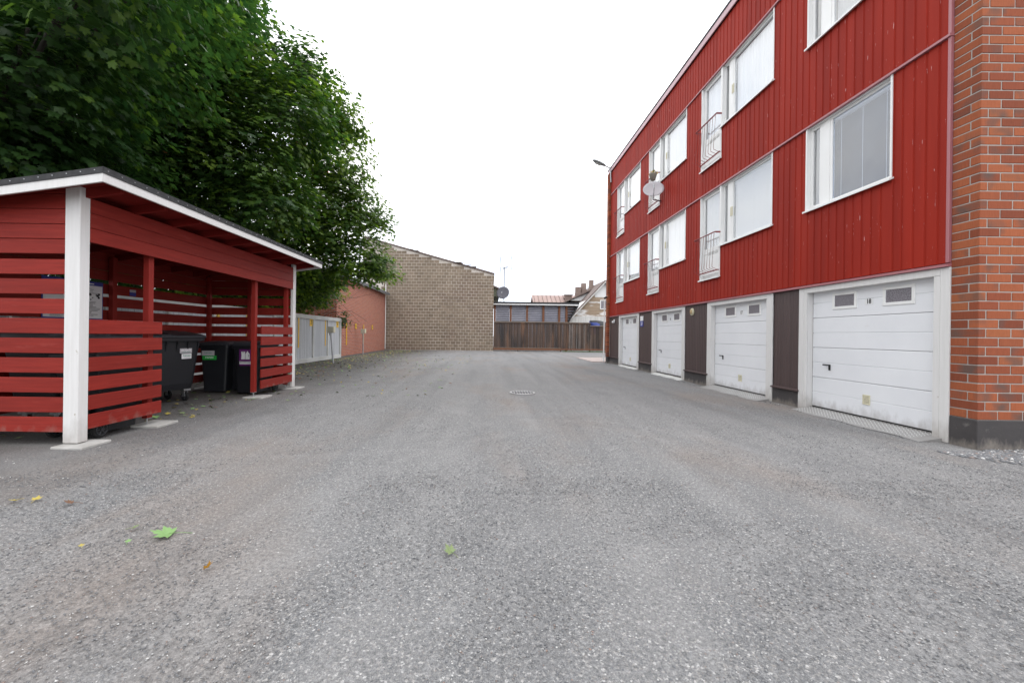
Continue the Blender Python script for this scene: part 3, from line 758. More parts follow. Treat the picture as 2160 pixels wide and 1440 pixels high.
def unit(u, s, cov, lab):
    mb = MB(); reveal(mb, u, u + 1.83, s, s + WT + .03)
    mb.box(5.75, 5.81, u + 1.46, u + 1.60, s + .02, s + WT)
    w = mb.build('window', M['whitepvc'], bld); w['label'] = lab
    sash(w, u + .028, u + 1.46, s + .02, s + WT, cov); sash(w, u + 1.60, u + 1.80, s + .02, s + WT, 'blind' if cov == 'blind' else 'none', .035)
    sill(w, u, u + 1.86, s)
    h = MB().box(5.735, 5.757, u + 1.475, u + 1.495, s + .62, s + .84, c=.004).box(5.735, 5.757, u + 1.425, u + 1.445, s + .62, s + .84, c=.004)
    h.build('handle', M['cream'], w)
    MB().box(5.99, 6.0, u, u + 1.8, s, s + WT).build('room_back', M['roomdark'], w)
    # balcony door
    y0, y1, zb = u + 1.83, u + 2.78, s - .76
    mb = MB(); reveal(mb, y0 + .001, y1, zb, s + WT + .03)
    mb.box(5.755, 5.80, y0 + .03, y1 - .03, zb + .02, zb + .12, c=.004)
    for i in range(4): mb.box(5.742, 5.756, y0 + .09, y1 - .06, zb + .03 + i * .022, zb + .042 + i * .022)
    mb.box(5.765, 5.79, y0 + .1, y1 - .1, zb + .12, s - .02)
    mb.box(5.757, 5.766, y0 + .16, y1 - .16, zb + .2, s - .1, c=.003)
    d = mb.build('balcony_door', M['whitepvc'], bld)
    sash(d, y0 + .03, y1 - .03, s - .02, s + WT, 'blind' if cov == 'blind' else 'curtain', .075)
    mb = MB(); frame_bars(mb, y0 + .03, y1 - .03, zb + .12, s - .02, .07, 5.755, 5.80); mb.build('door_leaf', M['whitepvc'], d)
    mb = MB()
    for i in range(3):
        for j in range(3): mb.box(5.752, 5.757, y0 + .2 + i * .16, y0 + .32 + i * .16, s - .13 + j * .03, s - .115 + j * .03)
    mb.build('grille', M['fencewhite'], d)
    sill(d, y0, y1, zb)
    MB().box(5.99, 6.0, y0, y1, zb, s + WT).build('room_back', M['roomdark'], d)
    # bellied railing
    ra, rb = y0 + .02, y1 + .0
    zt, zl = s + .34, s - .60
    xo = XF - .13
    mb = MB().box(xo - .02, xo + .02, ra - .04, rb + .06, zt - .006, zt + .010, c=.003)
    mb.box(xo, XF + .02, ra - .04, ra - .028, zt - .028, zt + .010); mb.box(xo, XF + .02, rb + .048, rb + .06, zt - .028, zt + .010)
    rl = mb.build('balcony_railing', M['railred'], bld)
    MB().box(XF - .055, XF - .02, ra, rb, zl - .01, zl + .014, c=.003).box(XF - .05, XF + .03, ra, ra + .02, zl - .012, zl - .002).box(XF - .05, XF + .03, rb - .02, rb, zl - .012, zl - .002).build('bottom_rail', M['railred'], rl)
    nb = 8
    for i in range(nb):
        y = ra + .03 + (rb - ra - .06) * i / (nb - 1)
        mb = MB().tube([(xo, y, zt), (xo - .045, y, zl + .11), (xo - .04, y, zl + .06), (XF - .04, y, zl + .005)], .0055, 5)
        mb.build('bar', M['railred'], rl)
unit(UB, S1, 'blind', 'first floor window with closed white blind')
unit(UC, S1, 'curtain', 'first floor window with white curtain, middle')
unit(UD, S1, 'curtain', 'first floor window farthest along the facade')
unit(UB, S2, 'curtain', 'large top floor window with white curtain')
unit(UC, S2, 'curtain', 'top floor window above the satellite dish')
unit(UD, S2, 'curtain', 'top floor window farthest along the facade')

# ---- garage doors
XD = 5.815
for gi, (y0, y1, num) in enumerate(garages):
    a, b = y0 + .185, y1 - .18
    fr = MB()
    fr.box(XF, XF + .022, y0, y0 + .105, 0.0, 2.19, c=.003); fr.box(XF + .003, XF + .024, y0 + .107, a, 0.0, 2.094, c=.003)
    fr.box(XF, XF + .022, y1 - .105, y1, 0.0, 2.19, c=.003); fr.box(XF + .003, XF + .024, b, y1 - .107, 0.0, 2.094, c=.003)
    fr.box(XF + .001, XF + .022, y0 + .107, y1 - .107, 2.096, 2.19, c=.003)
    fr.box(XF + .026, XD + .06, a - .02, a + .0, .0, 2.12); fr.box(XF + .026, XD + .06, b, b + .02, .0, 2.12)
    fr.box(XF + .024, XD + .06, a, b, 2.096, 2.12)
    f = fr.build('door_frame', M['whitewood'], bld)
    base = MB().box(XD + .035, XD + .06, a, b, .06, 2.3)
    d = base.build('garage_door', M['whitesteel'], bld); d['label'] = 'white garage door numbered ' + num
    z = .078
    for k in range(4):
        zt = min(z + .522, 2.09 + .06); h = .522
        m_ = z + h / 2
        pf = [(XD + .034, z + .004), (XD + .004, z + .004), (XD, z + .010), (XD, m_ - .008), (XD + .007, m_ - .003), (XD + .007, m_ + .003), (XD, m_ + .008),
              (XD, z + h - .010), (XD + .004, z + h - .003), (XD + .034, z + h - .003)]
        MB().prism(pf, 1, a + .012, b - .012).build('panel', M['whitesteel'], d)
        z += .522
    MB().box(XD + .005, XD + .03, a + .002, b - .002, .062, .078).build('rubber_seal', M['rubber'], d)
    MB().box(XD + .01, XD + .03, b - .011, b - .001, .07, 2.1).build('rubber_seal', M['rubber'], d)
    for (p, q) in ((.32, .77), (1.19, 1.64)):
        mb = MB(); frame_bars(mb, a + p, a + q, 1.775, 2.05, .045, XD - .012, XD + .004, .003)
        mb.build('window_frame', M['whitepvc'], d)
        MB().box(XD - .003, XD - .001, a + p + .045, a + q - .045, 1.82, 2.005).build('pane', M['glassdim'], d)
    MB().box(XD - .004, XD - .0005, a + .925, a + 1.055, 1.815, 1.905).build('number_plate', M['white'], d)
    text(num, .10, '-x', (XD - .005, a + .99, 1.86), M['ink'], d, 'number', .8, bold=.003)
    hb = MB().box(XD - .012, XD, b - .39, b - .35, .74, .84, c=.004)
    hb.tube([(XD - .01, b - .37, .825), (XD - .045, b - .37, .828)], .010, 8)
    hb.box(XD - .052, XD - .036, b - .385, b - .275, .818, .842, c=.005)
    hb.build('handle', M['ink'], d)
    v = MB(); frame_bars(v, a + .95, a + 1.07, .27, .42, .012, XD - .012, XD + .0, .002)
    for i in range(7): v.prism([(XD - .011, .283 + i * .0185), (XD - .009, .286 + i * .0185), (XD - .001, .296 + i * .0185), (XD - .001, .291 + i * .0185)], 1, a + .96, a + 1.06)
    v.build('vent', M['cream'], d)
    MB().box(XD - .002, XD - .0005, a + .96, a + 1.06, .28, .41).build('vent_back', M['brown'], d)  # dark sheet stands in for shade between the vent slats
    # raised bottom sill of checker plate (gravel drifts over its front edge)
    mt = M['checker'] if gi < 2 else M['fencewhite']
    xo = 5.43 if gi < 2 else 5.58
    mb = MB()
    ys = np.linspace(a - .12, b + .03, 14)
    for yA, yB in zip(ys[:-1], ys[1:]):
        eA = xo + .03 * math.sin(yA * 7.3); eB = xo + .03 * math.sin(yB * 7.3)
        mb.add([(eA, yA, -.002), (eB, yB, -.002), (XD + .03, yB, .066), (XD + .03, yA, .066), (XD + .03, yB, -.01), (XD + .03, yA, -.01)], [(0, 3, 2, 1), (3, 5, 4, 2), (0, 5, 3), (1, 2, 4)])
    if gi < 2:
        yy = a + .04; row = 0
        while yy < b - .03:
            xx = xo + .05 + (row % 2) * .022
            while xx < XD - .01:
                zz = (xx - xo) / (XD + .03 - xo) * .068 + .0012
                dy, dx = (.016, .007) if (row + int(xx * 100)) % 2 else (-.016, .007)
                mb.add([(xx - .013, yy - dy, zz - .002), (xx + .004, yy - .006, zz + .001), (xx + .013, yy + dy, zz + .003), (xx - .004, yy + .006, zz + .002)], [(0, 1, 2, 3)], 1)
                xx += .044
            yy += .030; row += 1
    mb.build('threshold_plate', [mt, M['checkdot']], bld)

# ---- brown panels with plinths between the doors
gaps = [(7.37, 8.06), (10.50, 11.71), (14.10, 15.34), (17.73, 19.1)]
for (p, q) in gaps:
    p += .003; q -= .003
    n = max(1, round((q - p) / .088)); w = (q - p) / n
    for i in range(n):
        y = p + i * w
        poly = [(XF + .06, y), (XF + .036, y), (XF + .028, y + .008), (XF + .028, y + w - .010), (XF + .036, y + w - .004), (XF + .06, y + w - .004)]
        key = ('brown', round(w, 3))
        c = Vector((XF + .04, y + w / 2, 1.25))
        if key not in ccache: ccache[key] = MB().prism(poly, 2, .335, 2.19).mesh('brown_board', M['brown'], c)
        link('brown_board', ccache[key], bld, c)
    MB().box(XF + .062, XF + .08, p, q, .3, 2.2).build('backing_board', M['brown'], bld)
    MB().prism([(XF - .035, .300), (XF - .035, .322), (XF + .06, .345), (XF + .06, .32)], 1, p - (.06 if p > 8 else .02), q + .0).build('drip_flashing', M['brown'], bld)
    MB().box(XF + .012, XF + .3, p, q, -.05, .318, c=.004).build('plinth', M['plinth'], bld)
MB().box(XF + .08, 6.15, 4.96, 19.1, -.05, .06).build('floor_slab', M['plinth'], bld)

# ---- brick gable wall towards the camera
BX, BY = 5.72, 4.67
mortar_in = .005
MB().box(BX + mortar_in, 15, BY + mortar_in, 4.955 - .001, .345, 9.14).build('brick_wall', M['mortar'], bld)
MB().box(BX - .015, 15.02, BY - .012, 4.945, -.05, .343, c=.006).build('plinth', M['plinth'], bld)
bricks = []
cz, ch = .350, .0955
row = 0
while cz < 9.1:
    L, J = .284, .012
    if row % 2 == 1:
        bricks.append((BX, BX + .085, BY, 4.955, cz)); x = BX + .085 + J
    else:
        bricks.append((BX, BX + .1, 4.78, 4.955, cz)); bricks.append((BX, BX + .235, BY, 4.768, cz)); x = BX + .235 + J
    while x < 9.5:
        bricks.append((x, x + L, BY, BY + .085, cz)); x += L + J
    cz += .1075; row += 1
def bpri(b):
    vis = b[0] < 6.45 and b[4] < 5.6
    return (0 if vis else 1, b[0] + b[4] * .3)
bricks.sort(key=bpri)
for b in bricks[:260]:
    j = rng.uniform(-.002, .002)
    o = boxp('brick', b[0] + (j if b[0] == BX else 0), b[1], b[2] + rng.uniform(-.0015, .0015), b[3], b[4], b[4] + ch, M['brick'], bld, .0045)
mb = MB(); rr = []
for b in bricks[260:]:
    n0 = len(mb.f); mb.box(b[0], b[1], b[2], b[3], b[4], b[4] + ch); rr += [rng.random()] * (len(mb.f) - n0)
mb.build('brickwork', M['brick'], bld, 'stuff', rr)
# far brick end
MB().box(5.63, 15, 19.13, 19.38, .3, 9.14).build('brick_wall', M['mortar'], bld)
mb = MB(); rr = []; cz = .31; row = 0
while cz < 9.1:
    n0 = len(mb.f)
    if row % 2: mb.box(5.60, 5.70, 19.105, 19.40, cz, cz + ch)
    else: mb.box(5.60, 5.70, 19.105, 19.24, cz, cz + ch); mb.box(5.60, 5.70, 19.25, 19.40, cz, cz + ch)
    rr += [rng.random()] * (len(mb.f) - n0); cz += .1075; row += 1
mb.build('brickwork', M['brick'], bld, 'stuff', rr)
MB().box(5.62, 15, 19.12, 19.41, -.05, .30).build('plinth', M['plinth'], bld)
mb = MB().tube([(5.535, 19.47, .05), (5.55, 19.47, 1.5), (5.55, 19.47, 3.1)], .03, 8); mb.build('downpipe', M['whitepvc'], bld)

# ---- small things fixed to the building
t = thing('street_lamp', 'grey street lamp on a thin bracket at the far roof corner of the red building', 'street lamp', (5.6, 19.0, 9.2))
MB().tube([(5.66, 19.0, 8.62), (5.62, 19.0, 9.25), (5.60, 19.0, 9.30), (5.45, 18.98, 9.36), (5.32, 18.96, 9.42)], .032, 7).build('bracket', M['steel'], t)
hd = MB()
rings = []
for s_, w_, h_ in ((0, .05, .045), (.12, .09, .06), (.3, .13, .065), (.5, .12, .05), (.6, .05, .03)):
    cx, czz = 5.36 - s_, 9.40 + s_ * .42
    rings.append([(cx + .35 * h_ * math.sin(q), 18.95 + w_ * math.cos(q), czz + h_ * math.sin(q)) for q in [2 * math.pi * i / 12 for i in range(12)]])
hd.loft(rings, smooth=True); hd.build('lamp_head', M['lampgrey'], t)
MB().box(4.86, 5.16, 18.87, 19.03, 9.46, 9.468).build('lens', M['lampglass'], t).rotation_euler = (0, .40, 0)

def dish(name, label, c, r, fwd, m, arm_to, squash=1.0):
    t = thing(name, label, 'satellite dish', c)
    f = Vector(fwd).normalized(); rt = f.cross(Vector((0, 0, 1))).normalized(); up = rt.cross(f).normalized()
    mb = MB(); vs = []; n = 28; K = 5
    for side, off in ((0, 0), (1, -.008)):
        for k in range(K + 1):
            q = k / K
            for i in range(n):
                a = 2 * math.pi * i / n
                vs.append(Vector(c) + rt * math.cos(a) * r * q + up * math.sin(a) * r * q * squash + f * (.16 * r * (q * q - 1) * 1.0 + off))
    fs = []
    st = (K + 1) * n
    for k in range(K):
        for i in range(n):
            i2 = (i + 1) % n
            fs.append((k * n + i, k * n + i2, (k + 1) * n + i2, (k + 1) * n + i))
            fs.append((st + k * n + i, st + (k + 1) * n + i, st + (k + 1) * n + i2, st + k * n + i2))
    for i in range(n):
        i2 = (i + 1) % n; fs.append((K * n + i, K * n + i2, st + K * n + i2, st + K * n + i))
    mb.add(vs, fs, 0, True); mb.build('reflector', m, t)
    lo = Vector(c) - up * r * squash * .98
    lnb = Vector(c) + f * r * .75 - up * r * .25
    MB().tube([lo, lnb], .009, 6).build('feed_arm', M['darksteel'], t)
    MB().tube([lnb + up * .05 - f * .02, lnb - f * .07 + up * .05], .03, 10).tube([lnb + up * .06, lnb - up * .08], .022, 8).build('receiver', M['steel'], t)
    mid = Vector(c) - f * .09
    MB().tube([mid, Vector((mid.x, mid.y, lo.z - .06)), Vector((mid.x * .5 + arm_to[0] * .5, mid.y * .5 + arm_to[1] * .5, arm_to[2])), arm_to], .019, 7).build('mount_arm', M['darksteel'], t)
    return t
dish('satellite_dish', 'light grey round satellite dish on a wall arm below the flower pot, red facade', (5.36, 13.25, 6.20), .33, (-.30, -.95, .32), M['dishlight'], (5.72, 13.46, 5.86), .86)
fp = thing('flower_pot', 'grey pot of yellow flowers hung on the balcony railing above the satellite dish', 'flower pot', (5.46, 13.55, 6.62))
mb = MB(); mb.loft([[(5.46 + r_ * math.cos(a), 13.55 + r_ * math.sin(a), z_) for a in [2 * math.pi * i / 14 for i in range(14)]] for r_, z_ in ((.075, 6.60), (.13, 6.80), (.135, 6.82), (.12, 6.82))], smooth=True)
mb.build('pot', M['pot'], fp)
mb = MB()
for i in range(150):
    a, r_ = rng.uniform(0, 6.28), rng.uniform(0, .16); p = Vector((5.46 + r_ * math.cos(a), 13.55 + r_ * math.sin(a), 6.82 + rng.uniform(0, .12) - r_ * .3))
    q = [p + Vector((rng.uniform(-.022, .022), rng.uniform(-.022, .022), rng.uniform(-.02, .02))) for _ in range(4)]
    mb.add(q, [(0, 1, 2, 3)], 0 if i < 75 else (1 if i < 130 else 2))
mb.build('flower', [M['potleaf'], M['petal'], M['petalpink']], fp)

t = thing('wall_lamp', 'round cream wall lamp on the brown panel between garages 16 and 17', 'wall lamp', (5.70, 11.3, 2.0))
mb = MB(); mb.loft([[(x_, 11.30 + r_ * math.cos(a), 2.0 + r_ * 1.25 * math.sin(a)) for a in [2 * math.pi * i / 16 for i in range(16)]] for x_, r_ in ((5.728, .085), (5.70, .085), (5.68, .070))], smooth=False)
mb.build('lamp_ring', M['cream'], t)
mb = MB(); mb.loft([[(x_, 11.30 + r_ * math.cos(a), 2.0 + r_ * 1.25 * math.sin(a)) for a in [2 * math.pi * i / 16 for i in range(16)]] for x_, r_ in ((5.68, .055), (5.665, .045), (5.66, .02))], smooth=True)
mb.build('lamp_glass', M['tan'], t)
t = thing('sensor_lamp', 'small white lamp on the last brown panel by the far brick end', 'lamp', (5.68, 18.45, 2.0))
MB().box(5.70, 5.728, 18.38, 18.50, 1.92, 2.06, c=.006).build('wall_plate', M['whitepvc'], t)
MB().box(5.60, 5.70, 18.30, 18.44, 1.90, 1.99, c=.012).build('lamp_head', M['white'], t)
t = thing('notice_sign', 'small white and blue notice sign on the brown panel between garages 15 and 16', 'sign', (5.71, 15.08, 1.9))
MB().box(5.712, 5.722, 14.93, 15.22, 1.88, 2.06).build('upper_plate', M['white'], t)
MB().box(5.712, 5.722, 14.93, 15.22, 1.66, 1.879).build('lower_plate', M['blue'], t)
mb = MB()
for k_, z_ in enumerate((1.81, 1.765, 1.72)): mb.box(5.7105, 5.7118, 14.97 + .02 * k_, 15.18 - .03 * (k_ % 2), z_, z_ + .018)
mb.build('print_line', M['white'], t)
t = thing('security_camera', 'small dark security camera high on the far brick end', 'camera', (5.5, 19.2, 3.2))
MB().box(5.52, 5.60, 19.18, 19.24, 3.17, 3.22, c=.004).build('bracket', M['whitepvc'], t)
MB().tube([(5.56, 19.18, 3.17), (5.44, 19.08, 3.10)], .045, 10).build('housing', M['ink'], t)
# balcony rail clutter left out; drain grate in the yard
t = thing('drain_grate', 'round cast iron drain grate set in the gravel yard', 'drain', (.72, 8.82, .01))
def disc(mb, cx, cy, r0, r1, z, n=40, mi=0):
    vs = []
    for i in range(n):
        a = 2 * math.pi * i / n
        vs += [(cx + r0 * math.cos(a), cy + r0 * math.sin(a), z), (cx + r1 * math.cos(a), cy + r1 * math.sin(a), z)]
    mb.add(vs, [(2 * i, 2 * i + 1, (2 * i + 3) % (2 * n), (2 * i + 2) % (2 * n)) for i in range(n)], mi)
mb = MB(); disc(mb, .72, 8.82, .001, .262, .0115); mb.build('pit_shade', M['drainshade'], t)  # flat black disc stands in for the shade down the drain
mb = MB(); mb.loft([[(.72 + r_ * math.cos(a), 8.82 + r_ * math.sin(a), z_) for a in [2 * math.pi * i / 40 for i in range(40)]] for r_, z_ in ((.285, .0), (.28, .014), (.255, .014), (.25, .004))], cap=(False, False))
mb.build('rim', M['ironlight'], t)
mb = MB()
for i in range(-4, 5):
    x = .72 + i * .060
    h = math.sqrt(max(0, .25 ** 2 - (i * .060) ** 2))
    if h > .06: mb.box(x - .008, x + .008, 8.82 - h, 8.82 + h, .0125, .0136)
for j in (-.20, -.068, .068, .20):
    h = math.sqrt(.25 ** 2 - j * j); mb.box(.72 - h, .72 + h, 8.82 + j - .014, 8.82 + j + .014, .0125, .0140)
mb.build('grating', M['ironlight'], t)

# ================================================================== WASTE SHELTER
SX, SBX = -4.50, -6.47       # front and back faces
SY0, SY1 = 4.35, 9.15
sh = thing('waste_shelter', 'open red slatted waste shelter with white corner posts and black felt roof', 'shelter', (-5.5, 6.75, 0))
SP, SH = .2165, .165         # slat pitch, slat height
# white corner posts (boxed with boards)
boxp('corner_post', -4.665, -4.50, SY0, SY0 + .115, .03, 2.86, M['whitewood'], sh, .006)
boxp('corner_post', -4.56, -4.50, 9.06, 9.185, .03, 2.82, M['whitewood'], sh, .006)
boxp('corner_post', SBX - .06, SBX + .06, SY0, SY0 + .115, .03, 2.55, M['whitewood'], sh, .006)
def roofz(x): return 2.945 + (x + 4.05) * .144       # top of the roof deck
# red posts
posts = [(-4.62, 5.37), (-4.62, 7.78), (-4.63, 9.0), (-6.38, 6.72), (-6.38, 9.02), (-6.38, 4.55), (-5.5, 9.09)]
for (x, y) in posts:
    zt = 2.75 if x > -5 else roofz(x) - .12
    w = .04
    boxp('post', x - w, x + w, y - w, y + w, .10, zt, M['redwoodv'], sh, .004)
    MB().tube([(x, y, .0), (x, y, .11)], .012, 8).box(x - .04, x + .04, y - .04, y + .04, .092, .10).build('post_bolt', M['steel'], sh)
for (x, y, w) in ((-4.50, 4.40, .17), (-4.55, 5.42, .18), (-4.55, 7.80, .19), (-4.53, 9.12, .2), (-6.4, 4.4, .18), (-6.38, 9.0, .18)):
    boxp('footing', x - w, x + w, y - w, y + w, -.03, .022, M['concrete'], sh, .008)
# end walls: slats below, closed boards above
for (ya, yb) in ((SY0 + .02, SY0 + .045), (9.10, 9.125)):
    xa, xb = (SBX, -4.66) if ya < 5 else (SBX, -4.565)
    for k in range(9):
        z = .146 + k * SP
        boxp('slat', xa, xb, ya, yb, z, z + SH, M['redwood'], sh, .003)
    z = 2.105
    while z < 2.82:
        lim = lambda x: roofz(x) - .05
        zt = z + .158
        if lim(xa) >= zt: boxp('closed_board', xa, xb, ya, yb, z, zt, M['redwood'], sh, .003)
        else:
            pts = []
            xs_ = -4.05 + (z + .05 - 2.945) / .144; xt_ = -4.05 + (zt + .05 - 2.945) / .144
            pl = [(max(xa, xs_), z), (xb, z), (xb, min(zt, lim(xb)))]
            if xt_ < xb: pl.append((xt_, zt))
            if xs_ < xa: pl.append((xa, lim(xa)))
            if max(xa, xs_) < xb - .02: MB().prism(pl, 1, ya, yb).build('closed_board', M['redwood'], sh)
        z += .1645
# back wall
for k in range(9):
    z = .146 + k * SP
    boxp('slat', SBX, SBX + .025, SY0 + .12, 6.72, z, z + SH, M['redwood'], sh, .003)
    boxp('slat', SBX, SBX + .025, 6.73, 9.10, z, z + SH, M['redwood'], sh, .003)
for k in range(3):
    z = 2.105 + k * .1645
    boxp('closed_board', SBX, SBX + .025, SY0 + .12, 9.10, z, z + .158, M['redwood'], sh, .003)
# front slats in the two end bays, high lintel boards
for k in range(6):
    z = .160 + k * .2137
    boxp('slat', -4.525, -4.50, SY0 + .117, 5.46, z, z + .162, M['redwood'], sh, .003)
    boxp('slat', -4.525, -4.50, 7.83, 9.055, z, z + .162, M['redwood'], sh, .003)
for z0, z1 in ((2.255, 2.413), (2.417, 2.582), (2.586, 2.745)):
    boxp('lintel_board', -4.527, -4.502, SY0 + .117, 9.058, z0, z1, M['redwood'], sh, .003)
boxp('lintel_beam', -4.62, -4.54, SY0 + .12, 9.06, 2.60, 2.745, M['redwoodv'], sh)
mb = MB()
for k in range(6):
    for y in (4.50, 5.34, 5.41, 7.86, 8.98, 9.03):
        for q in (.045, .12):
            z = .160 + k * .2137 + q
            mb.tube([(-4.502, y, z), (-4.4985, y, z)], .0042, 5)
for k in range(3):
    for y in (4.50, 5.37, 6.1, 6.9, 7.78, 9.0):
        for q in (.04, .12): mb.tube([(-4.504, y, 2.255 + k * .1655 + q), (-4.5005, y, 2.255 + k * .1655 + q)], .0042, 5)
mb.build('screw_head', M['redwoodv'], sh, 'stuff')
# roof
RX0, RX1, RY0, RY1 = -6.85, -4.05, 4.13, 9.45
def sloped(xa, xb, ya, yb, t0, t1):
    """piece following the roof pitch, t0..t1 below the deck top"""
    return MB().prism([(xa, roofz(xa) - t1), (xb, roofz(xb) - t1), (xb, roofz(xb) - t0), (xa, roofz(xa) - t0)], 1, ya, yb)
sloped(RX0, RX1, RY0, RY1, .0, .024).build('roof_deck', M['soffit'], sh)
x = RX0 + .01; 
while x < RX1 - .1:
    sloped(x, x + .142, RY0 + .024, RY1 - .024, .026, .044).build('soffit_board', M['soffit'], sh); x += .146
sloped(RX0 - .02, RX1 + .03, RY0 - .02, RY1 + .02, -.012, -.002).build('roofing_felt', M['bitumen'], sh)
mb = MB()
mb.add([(RX1 + .03, RY0 - .02, roofz(RX1) - .052), (RX1 + .03, RY1 + .02, roofz(RX1) - .052), (RX1 + .035, RY1 + .02, roofz(RX1) + .010), (RX1 + .035, RY0 - .02, roofz(RX1) + .010)], [(0, 1, 2, 3)])
mb.box(RX1 + .026, RX1 + .032, RY0 - .02, RY1 + .02, roofz(RX1) - .05, roofz(RX1) + .010)
mb.build('felt_edge', M['bitumen'], sh)
for ya, yb in ((RY0 - .026, RY0 - .020), (RY1 + .020, RY1 + .026)):
    MB().prism([(RX0, roofz(RX0) - .05), (RX1 + .03, roofz(RX1) - .05), (RX1 + .03, roofz(RX1) + .012), (RX0, roofz(RX0) + .012)], 1, ya, yb).build('felt_edge', M['bitumen'], sh)
mb = MB()
y = RY0 + .03
while y < RY1: mb.tube([(RX1 + .03, y, roofz(RX1) - .018), (RX1 + .039, y, roofz(RX1) - .018)], .006, 6); y += .155
x = RX1 - .05
while x > RX0: mb.tube([(x, RY0 - .03, roofz(x) - .018), (x, RY0 - .024, roofz(x) - .018)], .006, 6); x -= .145
nail = mb.build('felt_nail', M['steel'], sh, 'stuff')
# white fascia: front, near end, far end
boxp('fascia', RX1, RX1 + .024, RY0, RY1, 2.806, 2.955 - .002, M['whitewood'], sh, .003)
for ya, yb in ((RY0 - .018, RY0 + .004), (RY1 - .004, RY1 + .018)):
    MB().prism([(RX0, roofz(RX0) - .142), (RX1 + .0235, roofz(RX1 + .0235) - .142), (RX1 + .0235, roofz(RX1 + .0235) - .004), (RX0, roofz(RX0) - .004)], 1, ya, yb).build('fascia', M['whitewood'], sh)
y = RY0 + .30
while y < RY1 - .1:
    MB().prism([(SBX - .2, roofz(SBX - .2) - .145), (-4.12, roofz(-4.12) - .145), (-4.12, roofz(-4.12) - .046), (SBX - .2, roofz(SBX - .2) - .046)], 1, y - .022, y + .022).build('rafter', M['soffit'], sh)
    y += .60

# notice boards inside the shelter
t = thing('notice_board', 'wide blue edged waste sorting poster on the shelter back wall near the white post', 'sign', (-6.43, 6.1, 1.7))
MB().box(-6.44, -6.432, 5.70, 6.60, 1.44, 2.05).build('board', M['blue'], t)
MB().box(-6.431, -6.428, 5.715, 6.585, 1.46, 1.985).build('sheet', M['white'], t)
mb = MB()
for i in range(15):
    z = 1.92 - i * .03 if i < 3 else 1.72 - (i - 3) * .02
    mb.box(-6.4275, -6.4265, 6.22, 6.22 + rng.uniform(.18, .33), z, z + .006)
    if i > 4: mb.box(-6.4275, -6.4265, 5.8, 5.8 + rng.uniform(.1, .28), 1.55 - (i - 5) * .009, 1.553 - (i - 5) * .009)
for i in range(16):
    y, z = 6.40 + rng.uniform(-.12, .13), 1.80 + rng.uniform(-.05, .06); s_ = rng.uniform(.008, .02)
    mb.box(-6.4275, -6.4265, y - s_, y + s_, z - s_, z + s_)
mb.build('print_line', M['ink'], t)
mb = MB()
for (y, z) in ((5.80, 1.86), (5.88, 1.86), (5.96, 1.86), (6.08, 1.85)): mb.box(-6.4275, -6.4265, y - .03, y + .03, z - .05, z + .04)
mb.build('picture', M['tan'], t)
mb = MB().box(-6.4315, -6.4305, 6.3, 6.45, 2.005, 2.02); mb.build('print_title', M['white'], t)
t = thing('small_sign', 'small white and blue plate screwed to the shelter back wall beside the poster', 'sign', (-6.43, 7.2, 1.9))
MB().box(-6.444, -6.438, 7.10, 7.22, 1.955, 2.0).build('upper_plate', M['stickergrey'], t)
MB().box(-6.444, -6.438, 7.10, 7.22, 1.89, 1.954).build('lower_plate', M['blue'], t)

# ================================================================== BINS
def rrect(w, d, z, r=.05, n=4, cx=0, cy=0):
    out = []
    for qx, qy, a0 in ((1, 1, 0), (-1, 1, 90), (-1, -1, 180), (1, -1, 270)):
        for i in range(n + 1):
            a = R(a0 + 90 * i / n)
            out.append((cx + qx * (w / 2 - r) + r * math.cos(a), cy + qy * (d / 2 - r) + r * math.sin(a), z))
    return out
def wheel(parent, x, y, z, r, w, name='wheel'):
    """axle along local x"""
    mb = MB(); n = 24
    rings = [[(x + dx, y + rr_ * math.cos(a), z + rr_ * math.sin(a)) for a in [2 * math.pi * i / n for i in range(n)]] for dx, rr_ in
             ((-w / 2, r * .70), (-w / 2, r * .9), (-w / 2 + .008, r), (w / 2 - .008, r), (w / 2, r * .9), (w / 2, r * .70))]
    mb.loft(rings, smooth=False)
    o = mb.local(name, M['rubber'], parent)
    mb = MB()
    for s in (-1, 1):
        xx = x + s * (w / 2 + .002)
        for i in range(6):
            a = math.pi * 2 * i / 6
            p0 = Vector((xx, y + .02 * math.cos(a), z + .02 * math.sin(a))); p1 = Vector((xx, y + r * .62 * math.cos(a), z + r * .62 * math.sin(a)))
            mb.tube([p0, p1], .007, 5)
        ring = [Vector((xx, y + r * .66 * math.cos(a), z + r * .66 * math.sin(a))) for a in [2 * math.pi * i / 18 for i in range(19)]]
        mb.tube(ring, .007, 5)
        mb.tube([(xx - .01, y, z), (xx + .012 * s, y, z)], .022, 8)
    c = Vector((x, y, z))
    h = bpy.data.objects.new('hub', mb.mesh('hub', M['blacklid'], o.location)); col.objects.link(h); h.parent = o
    return o
